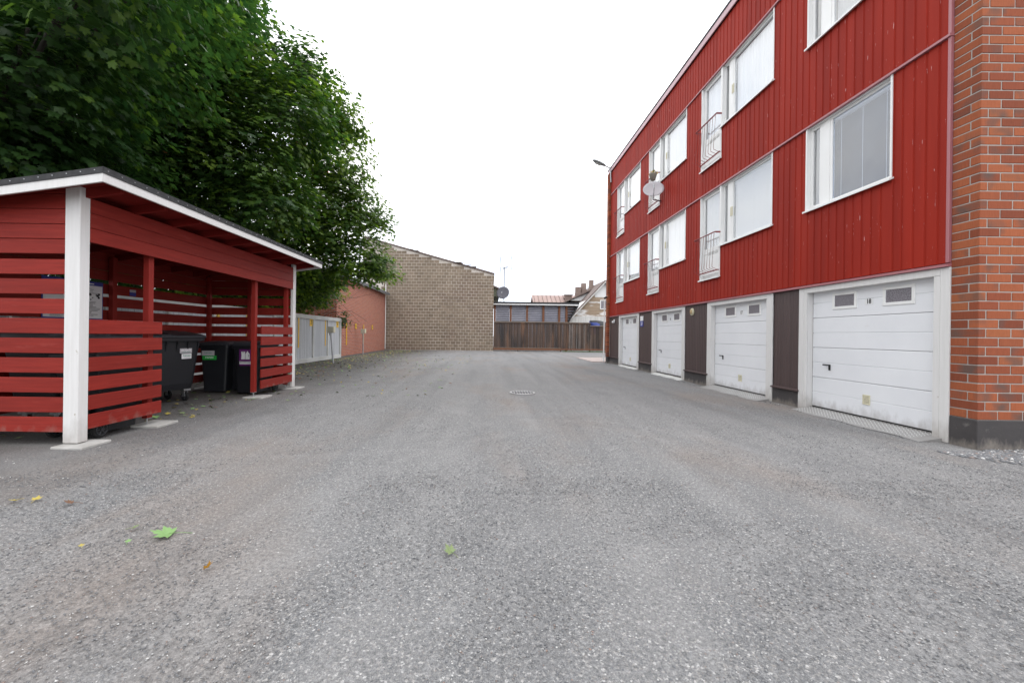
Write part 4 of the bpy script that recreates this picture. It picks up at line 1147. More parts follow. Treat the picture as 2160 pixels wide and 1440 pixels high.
def bin240(label, loc, rz, first=None, lab=None):
    """local front is -y, wheels at the back"""
    t = thing('wheelie_bin', label, 'bin', loc, 'two-wheeled bins in the shelter', rz)
    mb = MB()
    mb.loft([rrect(.44, .50, .045, .05, cy=-.03), rrect(.46, .52, .25, .05, cy=-.025), rrect(.50, .58, .62, .05, cy=-.01), rrect(.54, .64, .93, .05)], cap=(True, False))
    mb.loft([rrect(.585, .70, .93, .05), rrect(.59, .705, .95, .05), rrect(.59, .705, .985, .05), rrect(.56, .66, .99, .05)], cap=(True, True))
    for x in (-.18, .18): mb.box(x - .012, x + .012, -.315, -.29, .66, .93)
    mb.box(-.16, .16, .26, .33, .08, .42, c=.02)
    mb.local('body', M['black'], t)
    mb = MB()
    mb.loft([rrect(.60, .72, .992, .06, cy=-.01), rrect(.605, .725, 1.02, .06, cy=-.01), rrect(.56, .66, 1.05, .08, cy=-.005), rrect(.40, .48, 1.072, .1)], smooth=False)
    mb.box(-.2, .2, -.40, -.365, .99, 1.012, c=.006)
    mb.local('lid', M['blacklid'], t)
    mb = MB().tube([(-.26, .35, .99), (-.26, .40, 1.0), (.26, .40, 1.0), (.26, .35, .99)], .016, 8); mb.local('handle', M['blacklid'], t)
    wheel(t, -.26, .27, .10, .10, .05); wheel(t, .26, .27, .10, .10, .05)
    MB().tube([(-.26, .27, .10), (.26, .27, .10)], .012, 8).local('axle', M['steel'], t)
    return t
def container(label, loc, rz, K=1.1):
    """four-wheeled container, local front is -y, 1.3 m wide"""
    t = thing('waste_container', label, 'waste container', loc, 'four-wheeled waste containers in the shelter', rz)
    mb = MB()
    mb.loft([rrect(1.02, .58, .205, .07), rrect(1.06, .62, .30, .07), rrect(1.20, .74, 1.02, .06)], cap=(True, False))
    mb.loft([rrect(1.28, .82, .985, .05), rrect(1.30, .84, 1.0, .05), rrect(1.30, .84, 1.05, .05), rrect(1.25, .79, 1.06, .05)])
    for i in range(7):      # gussets under the rim
        x = -.54 + i * .18
        mb.add([(x - .012, -.405, .985), (x + .012, -.405, .985), (x + .012, -.36, .985), (x - .012, -.36, .985), (x - .012, -.352, .82), (x + .012, -.352, .82)],
               [(0, 4, 5, 1), (0, 3, 4), (1, 5, 2)])
    mb.v = [(a, b, c * K) for a, b, c in mb.v]
    mb.local('body', M['black'], t)
    mb = MB()
    for (x0, x1) in ((-.64, -.08), (.08, .64)):
        mb.prism([(-.42, 1.062), (.42, 1.062), (.42, 1.14), (.12, 1.155), (-.26, 1.115), (-.42, 1.085)], 0, x0, x1)
    mb.box(-.65, .65, -.44, -.40, 1.045, 1.085, c=.01); mb.box(-.08, .08, -.38, .42, 1.062, 1.10)
    mb.box(-.65, .65, .30, .43, 1.062, 1.165, c=.015)
    mb.v = [(a, b, c * K) for a, b, c in mb.v]
    mb.local('lid', M['blacklid'], t)
    for (x, y) in ((-.42, -.22), (.42, -.22), (-.42, .22), (.42, .22)):
        w_ = wheel(t, x, y, .085, .085, .04)
        mb = MB().box(x - .035, x - .026, y - .03, y + .03, .08, .19).box(x + .026, x + .035, y - .03, y + .03, .08, .19).box(x - .06, x + .06, y - .06, y + .06, .188, .226)
        mb.local('caster', M['steel'], t)
    return t
cA = container('black waste container with a grey sticker and a torn white sticker below it', (-5.93, 6.97, 0), R(72))
def sticker(parent, x, z, w, h, m, y, name='sticker', skew=0):
    mb = MB().add([(x - w / 2, y, z - h / 2), (x + w / 2, y, z - h / 2 + skew), (x + w / 2, y, z + h / 2 + skew), (x - w / 2, y, z + h / 2)], [(0, 1, 2, 3)])
    mb.add([(x - w / 2, y + .002, z - h / 2), (x + w / 2, y + .002, z - h / 2 + skew), (x + w / 2, y + .002, z + h / 2 + skew), (x - w / 2, y + .002, z + h / 2)], [(3, 2, 1, 0)])
    return mb.local(name, m, parent)
sticker(cA, .33, .92, .21, .085, M['stickergrey'], -.366)
text('SEKAJÄTE', .042, '-y', (.33, -.368, .927), M['white'], cA, local=True, bold=.0008)
sticker(cA, .33, .895, .14, .006, M['teal'], -.367, 'print_line')
sticker(cA, .345, .82, .17, .09, M['white'], -.361, skew=.004)
text('Lännen', .045, '-y', (.35, -.3625, .835), M['teal'], cA, local=True, bold=.0005)
sticker(cA, .35, .80, .12, .008, M['stickergrey'], -.362, 'print_line')
container('black waste container behind the near front slats of the shelter', (-5.72, 5.55, 0), R(86))
bD = bin240('black wheelie bin with a green paper label beside the stickered container', (-5.72, 8.50, 0), R(6))
sticker(bD, -.09, .83, .24, .10, M['stickergrey'], -.345); text('Lännen', .05, '-y', (-.09, -.347, .84), M['teal'], bD, local=True)
sticker(bD, -.07, .735, .27, .085, M['green'], -.335); text('PAPERI', .052, '-y', (-.07, -.3365, .738), M['white'], bD, local=True, bold=.0006)
bE = bin240('black wheelie bin with a purple plastic packaging label behind the far red post', (-4.93, 8.37, 0), R(-2))
sticker(bE, .0, .80, .255, .24, M['purple'], -.335); sticker(bE, .0, .655, .255, .065, M['white'], -.326); sticker(bE, 0, .605, .255, .034, M['purple'], -.3235)
text('MUOVIPAKKAUKSET', .025, '-y', (0, -.328, .657), M['ink'], bE, local=True, bold=.0006)
mb = MB()
mb.prism([(-.085, .72), (-.005, .72), (-.005, .875), (-.085, .875), (-.078, .80)], 1, -.3375, -.3365)
mb.prism([(.003, .72), (.09, .72), (.09, .83), (.055, .865), (.055, .885), (.03, .885), (.03, .865), (.003, .83)], 1, -.3375, -.3365)
mb.local('pictogram', M['white'], bE)
MB().box(-.065, -.025, -.3385, -.3377, .857, .864).box(.066, .074, -.3385, -.3377, .77, .82).local('pictogram_line', M['ink'], bE)
bF = bin240('black wheelie bin with its spoked wheel showing beside the near white post', (-4.87, 4.98, 0), R(180))
bin240('black wheelie bin pushed against the far end slats behind the paper bin', (-5.30, 8.78, 0), R(2)).location.x = -5.32

# ================================================================== GREY FENCE (left)
FX = -7.72
fe = thing('grey_fence', 'grey board fence with white posts and yellow parking marks along the left edge', 'fence', (FX, 12.7, 0))
py = [20.38 - 1.55 * i for i in range(11)]
for y in py:
    boxp('fence_post', FX, FX + .05, y - .05, y + .05, .18, 1.86, M['fencewhite'], fe)
yb = 20.33
while yb > 4.9:
    boxp('board', FX - .02, FX, yb - .145, yb, .15, 1.9, M['fencegrey'], fe, .004); yb -= .152
for i in range(5):
    a, b = 20.43 - 3.1 * (i + 1), 20.43 - 3.1 * i
    boxp('top_rail', FX - .04, FX + .062, a + .003, b - .003, 1.862, 2.03, M['fencewhite'], fe)
    boxp('bottom_rail', FX + .001, FX + .056, a + .003, b - .003, .02, .20, M['fencewhite'], fe)
boxp('end_board', FX - .05, FX + .06, 20.435, 20.46, .02, 2.03, M['fencewhite'], fe)
g_ = 'yellow parking space marks'
def ystrip(x, y, z0, z1, lab, w=.08):
    tag(MB().box(x, x + .012, y - w / 2, y + w / 2, z0, z1, c=.002).build('marking_strip', M['yellow']), lab, 'marking strip', g_)
def yplate(x, y, n, lab):
    t = thing('number_plate', lab, 'number plate', (x, y, 1.7), g_)
    MB().box(x, x + .01, y - .13, y + .13, 1.56, 1.87, c=.002).build('plate', M['yellow'], t)
    text(n, .26, '+x', (x + .0115, y, 1.715), M['ink'], t, 'number', .9, bold=.004)
ystrip(FX + .051, 15.9, .67, 1.86, 'yellow strip on the grey fence just past the white shelter post')
ystrip(FX + .003, 18.6, .67, 1.86, 'yellow strip on the grey fence between numbers 3 and 4')
ystrip(FX + .003, 12.6, .67, 1.86, 'yellow strip on the grey fence seen through the shelter slats')
yplate(FX + .003, 17.1, '3', 'yellow plate with number 3 on the grey fence')
yplate(FX + .003, 20.05, '4', 'yellow plate with number 4 at the end of the grey fence')
yplate(FX + .003, 11.2, '2', 'yellow plate on the grey fence seen through the shelter slats')

# ================================================================== OLD BRICK BUILDING (left)
ob = thing('brick_building', 'old low red brick building with grey sheet roof behind the grey fence', 'building', (-12, 26, 0))
X0w, X1w = -8.25, -8.5
mb = MB()
mb.add([(X0w, 21.3, -.05), (X1w, 32, -.05), (X1w, 32, 4.42), (X0w, 21.3, 4.42)], [(0, 1, 2, 3)])
mb.add([(X1w, 32, -.05), (-17, 32, -.05), (-17, 32, 4.42), (X1w, 32, 4.42)], [(0, 1, 2, 3)])
mb.build('side_wall', M['oldbrickY'], ob)
MB().add([(-17, 21.3, -.05), (X0w, 21.3, -.05), (X0w, 21.3, 4.42), (-17, 21.3, 4.42)], [(0, 1, 2, 3)]).build('front_wall', M['oldbrickX'], ob)
MB().prism([(-8.10, 4.40), (-17, 6.2), (-17, 6.32), (-8.10, 4.52)], 1, 21.1, 31.9).build('roof', M['darksteel'], ob)
MB().box(-8.13, -8.09, 21.1, 31.85, 4.34, 4.53).build('roof_edge', M['darksteel'], ob)
MB().tube([(-8.40, 31.75, .1), (-8.40, 31.75, 5.4)], .03, 8).build('downpipe', M['whitepvc'], ob)
ystrip(-8.27, 22.85, .60, 1.86, 'yellow strip on the red brick wall nearest the fence end', .11)
ystrip(-8.33, 26.1, .60, 1.86, 'yellow strip on the red brick wall behind the far socket post', .11)
yplate(-8.29, 24.5, '5', 'yellow plate with number 5 on the red brick wall')
yplate(-8.38, 28.2, '6', 'yellow plate with number 6, farthest along the red brick wall')
def socket_post(x, y, lean, lab):
    t = thing('heating_post', lab, 'socket post', (x, y, 0), 'car heating socket posts')
    MB().tube([(x, y, -.05), (x - lean, y, 1.28)], .035, 10).build('pole', M['steel'], t)
    MB().box(x - lean - .13, x - lean + .13, y - .10, y + .12, 1.28, 1.54, c=.012).build('socket_box', M['boxgrey'], t)
    MB().box(x - lean + .131, x - lean + .15, y - .09, y + .11, 1.30, 1.55, c=.006).build('cover', M['cream'], t)
    MB().tube([(x - lean - .02, y, 1.18), (x - lean - .02, y, 1.285)], .05, 8).build('collar', M['steel'], t)
socket_post(-6.70, 17.0, .12, 'leaning grey pole with a beige socket box in front of number 4')
socket_post(-7.87, 24.6, .0, 'far upright grey pole with a pale socket box at the red brick wall')

# ================================================================== BLOCK-WALL BUILDING (end of the yard)
bw = thing('block_building', 'tall windowless building of brown grey blocks with sloping roof at the end of the yard', 'building', (-4, 38, 0))
WY, WX0, WX1 = 32.2, -10.4, .21
def topz(x): return 6.18 + (WX1 - x) * .2725
wall = MB().prism([(WX0, -.05), (WX1, -.05), (WX1, topz(WX1)), (WX0, topz(WX0))], 1, WY + .004, 44)
wall.build('wall', M['mortarpale'], bw)
BH, BL, BJ = .242, .405, .022
blk = []
z = .02; row = 0
while z < 9.2:
    x = WX1 - (0 if row % 2 else BL / 2)
    first = True
    x = WX1
    L = BL - BJ if row % 2 else BL / 2 - BJ
    while x - L > WX0 - .3:
        xa, xb = x - L, x
        if topz(xb) - .03 > z + BH and xb > -8.6:
            blk.append((xa, xb, z))
        x = xa - BJ; L = BL - BJ
    z += BH; row += 1
blk.sort(key=lambda b: abs((b[0] + b[1]) / 2 + 3) + abs(b[2] - 2) * .8)
for (xa, xb, z) in blk[:300]:
    boxp('block', xa, xb, WY - rng.choice((0, .0, .006)), WY + .03, z, z + BH - .022, M['block'], bw, .006)
mb = MB(); rr = []
for (xa, xb, z) in blk[300:]:
    n0 = len(mb.f); mb.box(xa, xb, WY, WY + .03, z, z + BH - .022); rr += [rng.random()] * (len(mb.f) - n0)
mb.build('blockwork', M['block'], bw, 'stuff', rr)
MB().prism([(WX0, topz(WX0) + .002), (WX1 + .05, topz(WX1) - .010), (WX1 + .05, topz(WX1) + .09), (WX0, topz(WX0) + .10)], 1, WY - .10, 44.2).build('roof', M['darkroof'], bw)
mb = MB()
for i in range(9):
    x = rng.uniform(-8, 0); mb.box(x, x + rng.uniform(.3, .7), WY - .12, WY - .09, topz(x + .3) + .07, topz(x + .3) + .13)
mb.build('roof_rubble', M['fencewood'], bw, 'stuff')
MB().box(.22, .75, 36, 43, 4.75, 5.55, c=.02).build('eave_box', M['eave'], bw)
MB().prism([(.22, 5.75), (.98, 5.42), (.98, 5.28), (.22, 5.60)], 1, 35.8, 43.2).build('eave_roof', M['darkroof'], bw)
for (x, z1) in ((-7.35, 9.05), (-7.05, 9.0), (-6.65, 8.95)):
    MB().tube([(x, 36, topz(x)), (x, 36, z1)], .02, 6).build('roof_pole', M['darksteel'], bw)

# ================================================================== WOODEN FENCE (end of the yard)
wf = thing('wooden_fence', 'weathered dark brown board fence closing the end of the yard', 'fence', (6, 32.2, 0))
x = .26
while x < 12:
    low = x > 8.05
    w = rng.uniform(.082, .092)
    top = 2.05 if low else 2.32
    bot = (.28 if x < 5.7 else .12) + rng.uniform(-.02, .02)
    boxp('board', x, x + round(w, 2), WY + .02 + rng.choice((0, .006)), WY + .042, bot, top, M['fencewood'], wf, .002)
    x += w + rng.choice((.004, .006, .012, .022 if 2.5 < x < 7 else .006))
boxp('top_rail', .24, 8.04, WY - .03, WY + .10, 2.34, 2.38, M['railwood'], wf)
boxp('fence_rail', .24, 8.04, WY - .01, WY + .018, 2.22, 2.338, M['fencewood'], wf)
boxp('top_rail', 8.06, 12, WY - .03, WY + .10, 2.09, 2.13, M['railwood'], wf)
boxp('fence_rail', 8.06, 12, WY - .01, WY + .018, 1.98, 2.088, M['fencewood'], wf)
boxp('bottom_rail', .24, 5.68, WY - .02, WY + .018, .10, .26, M['cedar'], wf)
boxp('bottom_rail', 5.70, 12, WY - .02, WY + .018, .14, .24, M['cedar'], wf)
boxp('bottom_cap', .24, 5.68, WY - .04, WY + .018, .262, .285, M['railwood'], wf)
boxp('bottom_cap', .24, 5.68, WY - .04, WY + .018, .075, .098, M['railwood'], wf)
for x in (2.2, 5.69, 8.05, 10.5): boxp('fence_post', x - .05, x + .05, WY + .045, WY + .14, 0, 2.3, M['fencewood'], wf)

# ================================================================== OUTBUILDING behind the fence
cp = thing('outbuilding', 'low flat roofed outbuilding with grey corrugated panels between brown posts behind the fence', 'outbuilding', (3.4, 36, 0))
OY = 34.2
for i, (xa) in enumerate((.25, 1.62, 3.02, 4.42, 5.78, 6.40)):
    boxp('post', xa - .09 + .09, xa + .18, OY - .06, OY + .1, 0, 3.86, M['cedar'], cp)
for (xa, xb) in ((.44, 1.61), (1.81, 3.01), (3.21, 4.41), (4.61, 5.77), (5.97, 6.39)):
    mb = MB(); vs = []; n = 100
    for i in range(n + 1):
        z = .05 + 3.78 * i / n; y = OY + .03 + .018 * math.cos(z * 2 * math.pi / .155)
        vs += [(xa, y, z), (xb, y, z)]
    mb.add(vs, [(2 * i, 2 * i + 1, 2 * i + 3, 2 * i + 2) for i in range(n)], 0, True)
    mb.build('corrugated_panel', M['corrugated'], cp)
boxp('bottom_rail', .25, 6.6, OY - .08, OY - .062, 2.36, 2.46, M['railwood'], cp)
MB().box(.22, 7.50, OY - .35, OY + 6, 3.93, 4.12).build('roof', M['bitumen'], cp)
boxp('fascia', .22, 7.49, OY - .37, OY - .352, 3.86, 3.95, M['white'], cp)
mb = MB().prism([(6.60, 3.86), (7.45, 3.86), (6.60, 2.40)], 1, OY + .2, OY + .24); mb.build('gable_board', M['darkroof'], cp)
for i in range(6):
    z = 3.72 - i * .24; xr = 6.60 + (z - 2.42) * .55
    if xr > 6.66: boxp('slat', 6.60, xr, OY + .12, OY + .19, z - .10, z, M['corrugated'], cp)
MB().prism([(7.36, 3.86), (7.50, 3.86), (6.66, 2.40), (6.58, 2.40)], 1, OY - .3, OY + .18).build('slanted_edge', M['bitumen'], cp)

def dish2():
    t = dish('satellite_dish', 'dark grey satellite dish on the outbuilding roof beside the block wall', (1.0, 33.95, 4.90), .56, (-.25, -.95, .28), M['dishgrey'], (.45, 34.2, 4.12), 1.0)
dish2()
t = thing('tv_antenna', 'tall roof antenna with vertical bars standing behind the dark satellite dish', 'antenna', (1.1, 35, 4.1))
MB().tube([(1.14, 35, 4.1), (1.14, 35, 7.2)], .045, 6).build('mast', M['darksteel'], t)
MB().tube([(.95, 35, 7.05), (1.45, 35.0, 7.3)], .025, 5).tube([(1.14, 35, 7.18), (.75, 34.8, 7.2), (1.7, 35.1, 7.22)], .015, 5).build('boom', M['darksteel'], t)
for x in (.76, 1.76):
    MB().tube([(x, 35, 6.35), (x + .06, 35, 6.9), (x, 35, 7.25)], .028, 5).tube([(x, 35, 7.3), (x + .06, 35, 7.7), (x, 35, 8.2)], .028, 5).build('antenna_bar', M['darksteel'], t)
MB().tube([(1.35, 35, 6.85), (1.35, 35, 7.6)], .02, 5).build('antenna_bar', M['darksteel'], t)

# ================================================================== FAR HOUSES
h1 = thing('far_house', 'house with a long faded brown metal roof behind the outbuilding', 'house', (8, 47, 0))
MB().prism([(45.2, 4.5), (48, 6.15), (50.8, 4.5), (50.8, 4.35), (48, 6.0), (45.2, 4.35)], 0, 4.9, 13.5).build('roof', M['pinkroof'], h1)
MB().box(5.2, 13.2, 45.6, 50.4, 0, 4.3).build('wall', M['peel'], h1)
MB().prism([(45.6, 4.25), (48, 5.7), (50.4, 4.25)], 0, 5.15, 5.2).build('gable', M['peel'], h1)
for i in range(16):
    x = 5.1 + i * .5
    MB().prism([(45.15, 4.50), (48, 6.18), (48, 6.22), (45.15, 4.54)], 0, x, x + .03).build('roof_seam', M['darkroof'], h1)
c_ = MB().box(8.7, 9.45, 46.6, 47.3, 4.9, 6.05); c_.box(8.58, 9.6, 46.5, 47.4, 6.05, 6.13); c_.build('chimney', M['chimney'], h1)

h2 = thing('gable_house', 'old house with peeling brown and white gable, small window and three chimneys', 'house', (11.6, 43, 0))
GY = 40
ax, az = 11.38, 6.80
sl = (az - 3.2) / (ax - 8.1)
n = 28; z = 3.25; dz = .135
while z < az - .15:
    half = (az - z - dz) / sl
    if half > .08:
        boxp('clapboard', ax - half, ax + min(half, 3.6), GY - .02, GY + .02, z, z + dz - .012, M['peel'] if z < 5.6 or True else M['plasterwhite'], h2, .003)
    z += dz
MB().prism([(ax - 3.5, .0), (ax + 3.5, 0), (ax + 3.5, 3.2), (ax, az - .02), (ax - 3.5, 3.2)], 1, GY + .025, GY + 9).build('wall', M['plasterwhite'], h2)
MB().prism([(ax - .95, az - 1.6), (ax + 3.0, az - 1.6), (ax + 1.5, az - 1.6), (ax, az - .10), (ax - .95, az - .10 - .95 * sl)], 1, GY - .035, GY - .024).build('plaster_patch', M['plasterwhite'], h2)
x = ax - 3.5
while x < ax + 3.3:
    boxp('vertical_board', x, x + .16, GY - .02, GY + .02, 0, 3.23, M['whiteboard'], h2, .003); x += .172
boxp('band_board', ax - 3.5, ax + 3.3, GY - .035, GY - .021, 3.2, 3.28, M['whiteboard'], h2)
def rafter_roof(parent, ax, az, sl, half, y0, y1, m, t=.14):
    for s in (-1, 1):
        MB().prism([(ax, az), (ax + s * half, az - half * sl), (ax + s * half, az - half * sl + t), (ax, az + t)], 1, y0, y1).build('roof', m, parent)
rafter_roof(h2, ax, az - .02, sl, 4.0, GY - .30, GY + 9, M['darkroof'])
for s in (-1, 1):
    MB().prism([(ax, az - .16), (ax + s * 4.0, az - 4.0 * sl - .16), (ax + s * 4.0, az - 4.0 * sl - .03), (ax, az - .03)], 1, GY - .33, GY - .305).build('barge_board', M['whiteboard'], h2)
wmb = MB(); wmb.box(10.95, 11.9, GY - .06, GY - .036, 4.0, 4.08); wmb.box(10.95, 11.9, GY - .06, GY - .036, 4.85, 4.93)
wmb.box(10.95, 11.03, GY - .06, GY - .036, 4.08, 4.85); wmb.box(11.35, 11.45, GY - .06, GY - .036, 4.08, 4.85); wmb.box(11.82, 11.9, GY - .06, GY - .036, 4.08, 4.85)
w_ = wmb.build('window', M['whitepvc'], h2)
MB().box(11.03, 11.35, GY - .05, GY - .04, 4.08, 4.85).box(11.45, 11.82, GY - .05, GY - .04, 4.08, 4.85).build('pane', M['glassdim'], w_)
# cross gable with chimneys behind
MB().prism([(8.6, 5.1), (11.9, 6.6), (11.9, 5.1)], 1, 43, 43.1).build('cross_gable', M['plasterwhite'], h2)
MB().prism([(8.3, 5.05), (12, 6.75), (12, 6.87), (8.3, 5.17)], 1, 42.7, 49).build('cross_roof', M['darkroof'], h2)
for (xa, xb, z1, y_) in ((9.55, 10.2, 6.85, 45), (10.25, 10.85, 7.3, 45.2), (10.75, 11.25, 7.45, 43.5)):
    MB().box(xa, xb, y_, y_ + .6, 5.0, z1 - .65, c=.02).box(xa + .04, xb - .04, y_ + .04, y_ + .56, z1 - .65, z1, c=.02).build('chimney', M['chimney'], h2)
MB().tube([(11.6, 43.6, 7.3), (11.6, 43.6, 8.9)], .015, 5).tube([(11.45, 43.6, 8.85), (11.85, 43.6, 8.9)], .012, 5).build('roof_antenna', M['darksteel'], h2)
t = thing('covered_boat', 'blue tarpaulin covered boat hull showing over the wooden fence', 'boat', (9.3, 36, 0))
rings = []
for s_ in np.linspace(0, 1, 9):
    x = 8.95 + 2.0 * s_; h = 2.33 + .42 * math.sin(math.pi * min(1, s_ * .62 + .38)) ** 1.0; w = .1 + .7 * math.sin(math.pi * (.12 + .86 * s_))
    rings.append([(x, 36 + w * math.cos(a), 1.95 + (h - 1.95) * max(0, math.sin(a)) - (.5 * max(0, -math.sin(a)))) for a in [2 * math.pi * i / 14 for i in range(14)]])
MB().loft(rings, smooth=True).build('hull', M['ink'], t)
MB().loft([[(p[0] - .03, 36 + (p[1] - 36) * 1.06 - .02, p[2] - .07) for p in r_] for r_ in rings[:4]], smooth=True).build('tarpaulin', M['tarp'], t)
MB().box(9.2, 10.6, 35.7, 36.3, 0, 1.7, c=.05).build('trailer', M['darksteel'], t)

# ================================================================== TREES
def leaf_shape(hi=True):
    if hi:
        tips = [(90, 1.0), (78, .72), (70, .78), (62, .50), (47, .70), (38, .92), (28, .66), (18, .70), (6, .46), (-12, .70), (-30, .40), (-62, .22)]
        ang = [t[0] for t in tips]; rad = [t[1] for t in tips]
        pts = [(math.cos(R(a)) * r, math.sin(R(a)) * r) for a, r in zip(ang, rad)]
        left = [(-x, y) for x, y in pts[1:]][::-1]
        out = [pts[0]] + pts[1:] + left
    else:
        tips = [(90, 1.0), (66, .52), (40, .92), (16, .50), (-14, .68), (-60, .25)]
        pts = [(math.cos(R(a)) * r, math.sin(R(a)) * r) for a, r in tips]
        out = pts + [(-x, y) for x, y in pts[1:]][::-1]
    v = [(0, 0, .05)] + [(x, y, -.16 * (x * x + max(0, y) ** 2) + .06 * abs(x)) for x, y in out]
    n = len(out)
    f = [(0, 1 + (i + 1) % n, 1 + i) for i in range(n)]
    f = [(a, c, b) for a, b, c in f]
    return np.array(v) * .5, np.array(f)
LEAF_HI, LEAF_LO = leaf_shape(True), leaf_shape(False)

def sprays(blobs, nspray, per, size, spread=.30, inner=.22):
    """leaf positions and frames: sprays of leaves laid in drooping layers near the skin of each blob"""
    B = np.array([b[:6] for b in blobs], float)
    area = (B[:, 3] * B[:, 4] + B[:, 4] * B[:, 5] + B[:, 3] * B[:, 5]) * np.array([b[6] if len(b) > 6 else 1 for b in blobs])
    k = nrng.choice(len(B), nspray, p=area / area.sum())
    d = nrng.normal(0, 1, (nspray, 3)); d /= np.linalg.norm(d, axis=1)[:, None]
    rad = 1 - np.abs(nrng.normal(0, inner, nspray)) + nrng.normal(0, .09, nspray)
    rad = np.clip(rad, .15, 1.22)
    C = B[k, :3] + d * B[k, 3:6] * rad[:, None]
    # outward direction of each spray, drooping
    o = d.copy(); o[:, 2] = o[:, 2] * .35 - .22; o /= np.linalg.norm(o, axis=1)[:, None]
    n = nspray * per
    idx = np.repeat(np.arange(nspray), per)
    O = o[idx]
    side = np.cross(O, [0, 0, 1.0]); side /= (np.linalg.norm(side, axis=1)[:, None] + 1e-6)
    upv = np.cross(side, O)
    a = nrng.uniform(-.9, 1.0, n); s = nrng.uniform(-1, 1, n) * (1 - .45 * np.abs(a)); h = nrng.normal(0, .16, n)
    P = C[idx] + O * (a * spread)[:, None] + side * (s * spread)[:, None] + upv * (h * spread)[:, None] - np.array([0, 0, 1.0]) * (np.abs(a) * spread * .25)[:, None]
    # leaf frame: y axis = tip direction, z axis = face normal
    Yv = O * (.8) + side * (s * .9)[:, None] + nrng.normal(0, .28, (n, 3)); Yv[:, 2] -= .28
    Yv /= np.linalg.norm(Yv, axis=1)[:, None]
    N = upv * 1.0 + d[idx] * .35 + nrng.normal(0, .26, (n, 3)); N[:, 2] += .8
    N -= Yv * (N * Yv).sum(1)[:, None]; N /= np.linalg.norm(N, axis=1)[:, None]
    Xv = np.cross(Yv, N)
    S = size * nrng.uniform(.6, 1.15, n)
    F = np.stack([Xv, Yv, N], -1)    # columns
    tone = np.clip(nrng.normal(.42, .20, nspray)[idx] + nrng.normal(0, .10, n) + (P[:, 2] > 6) * .03, 0.02, .90)
    return P, F, S, tone
def leaf_mesh(name, P, F, S, tone, shape):
    v, f = shape; n, m = len(P), len(v)
    V = np.einsum('nij,mj->nmi', F, v) * S[:, None, None] + P[:, None, :]
    FF = (f[None] + (np.arange(n) * m)[:, None, None]).reshape(-1, 3)
    me = bpy.data.meshes.new(name)
    me.vertices.add(n * m); me.vertices.foreach_set('co', V.astype(np.float32).reshape(-1))
    me.loops.add(len(FF) * 3); me.loops.foreach_set('vertex_index', FF.astype(np.int32).reshape(-1))
    me.polygons.add(len(FF)); me.polygons.foreach_set('loop_start', np.arange(len(FF), dtype=np.int32) * 3)
    at = me.attributes.new('rnd', 'FLOAT', 'FACE'); at.data.foreach_set('value', np.repeat(tone, len(f)).astype(np.float32))
    me.materials.append(M['leaf']); me.update(calc_edges=True)
    return me
def tree(label, base, blobs, n, per, size, shape, near_parts=0, red=0, spread=.30, shift=0.0):
    t = thing('maple_tree', label, 'tree', base, 'maple trees behind the left fence')
    P, F, S, tone = sprays(blobs, n, per, size, spread)
    tone = np.clip(tone + shift, .02, .93)
    if red:
        m_ = (P[:, 2] > 5.2) & (nrng.uniform(0, 1, len(P)) < red); tone[m_] = nrng.uniform(.95, 1.0, m_.sum())
    sep = np.zeros(len(P), bool)
    if near_parts:
        rel = P - np.array([0, 0, CAMZ]); u = rel[:, 0] / rel[:, 1]; v_ = rel[:, 2] / rel[:, 1]
        vis = (u > -1.33) & (u < 1.2) & (v_ < .86) & (rel[:, 1] > .5)
        dist = np.linalg.norm(rel, axis=1); dist[~vis] = 1e9
        order = np.argsort(dist)[:near_parts]; sep[order] = True
        lms = []
        for tv in (.12, .3, .42, .6, .8):
          lm = bpy.data.meshes.new('leaf'); lm.from_pydata((shape[0]).tolist(), [], shape[1].tolist()); lm.materials.append(M['leaf'])
          at = lm.attributes.new('rnd', 'FLOAT', 'FACE'); at.data.foreach_set('value', [tv] * len(shape[1])); lms.append(lm)
        for i in order:
            o = bpy.data.objects.new('leaf', rng.choice(lms)); col.objects.link(o); o.parent = t
            mm = Matrix([list(F[i][r_] * S[i]) + [P[i][r_] - base[r_]] for r_ in range(3)] + [[0, 0, 0, 1]])
            o.matrix_basis = mm
    k = ~sep
    me = leaf_mesh('foliage', P[k] - np.array(base), F[k], S[k], tone[k], shape)
    o = link('foliage', me, t, base); o['kind'] = 'stuff'
    # trunk and limbs
    b = Vector(base)
    top = b + Vector((rng.uniform(-.3, .3), rng.uniform(-.3, .3), 5.0))
    mb = MB().tube([b - Vector((0, 0, .1)), b + Vector((.05, .02, 1.2)), b + Vector((.0, .1, 2.6)), top], [.26, .21, .18, .11], 12)
    mb.build('trunk', M['bark'], t)
    for bl in blobs:
        c = Vector(bl[:3]); s_ = b + Vector((0, 0, min(4.6, max(1.6, c.z * .5))))
        m1 = s_.lerp(c, .45) + Vector((0, 0, .35)); 
        mb = MB().tube([s_, m1, c], [.06, .04, .018], 7)
        for q in range(5):
            dd = Vector((rng.uniform(-1, 1) * bl[3], rng.uniform(-1, 1) * bl[4], rng.uniform(-.7, .8) * bl[5])) * .8
            mb.tube([m1.lerp(c, rng.uniform(.2, 1)), c + dd * .5 + Vector((0, 0, .1)), c + dd], [.018, .012, .005], 5)
        mb.build('branch', M['bark'], t)
    return t
def at(px, py, Y):
    """place of the photo's point px,py at depth Y"""
    dx, dy = px - 1080, py - 720
    u = dx + .0125 * dy + 45.2; v = dy - .0125 * dx + 13.4
    return (u * Y / 840, Y, CAMZ - v * Y / 840)
def blob(px, py, Y, rx, ry, rz, w=1): return (*at(px, py, Y), rx, ry, rz, w)
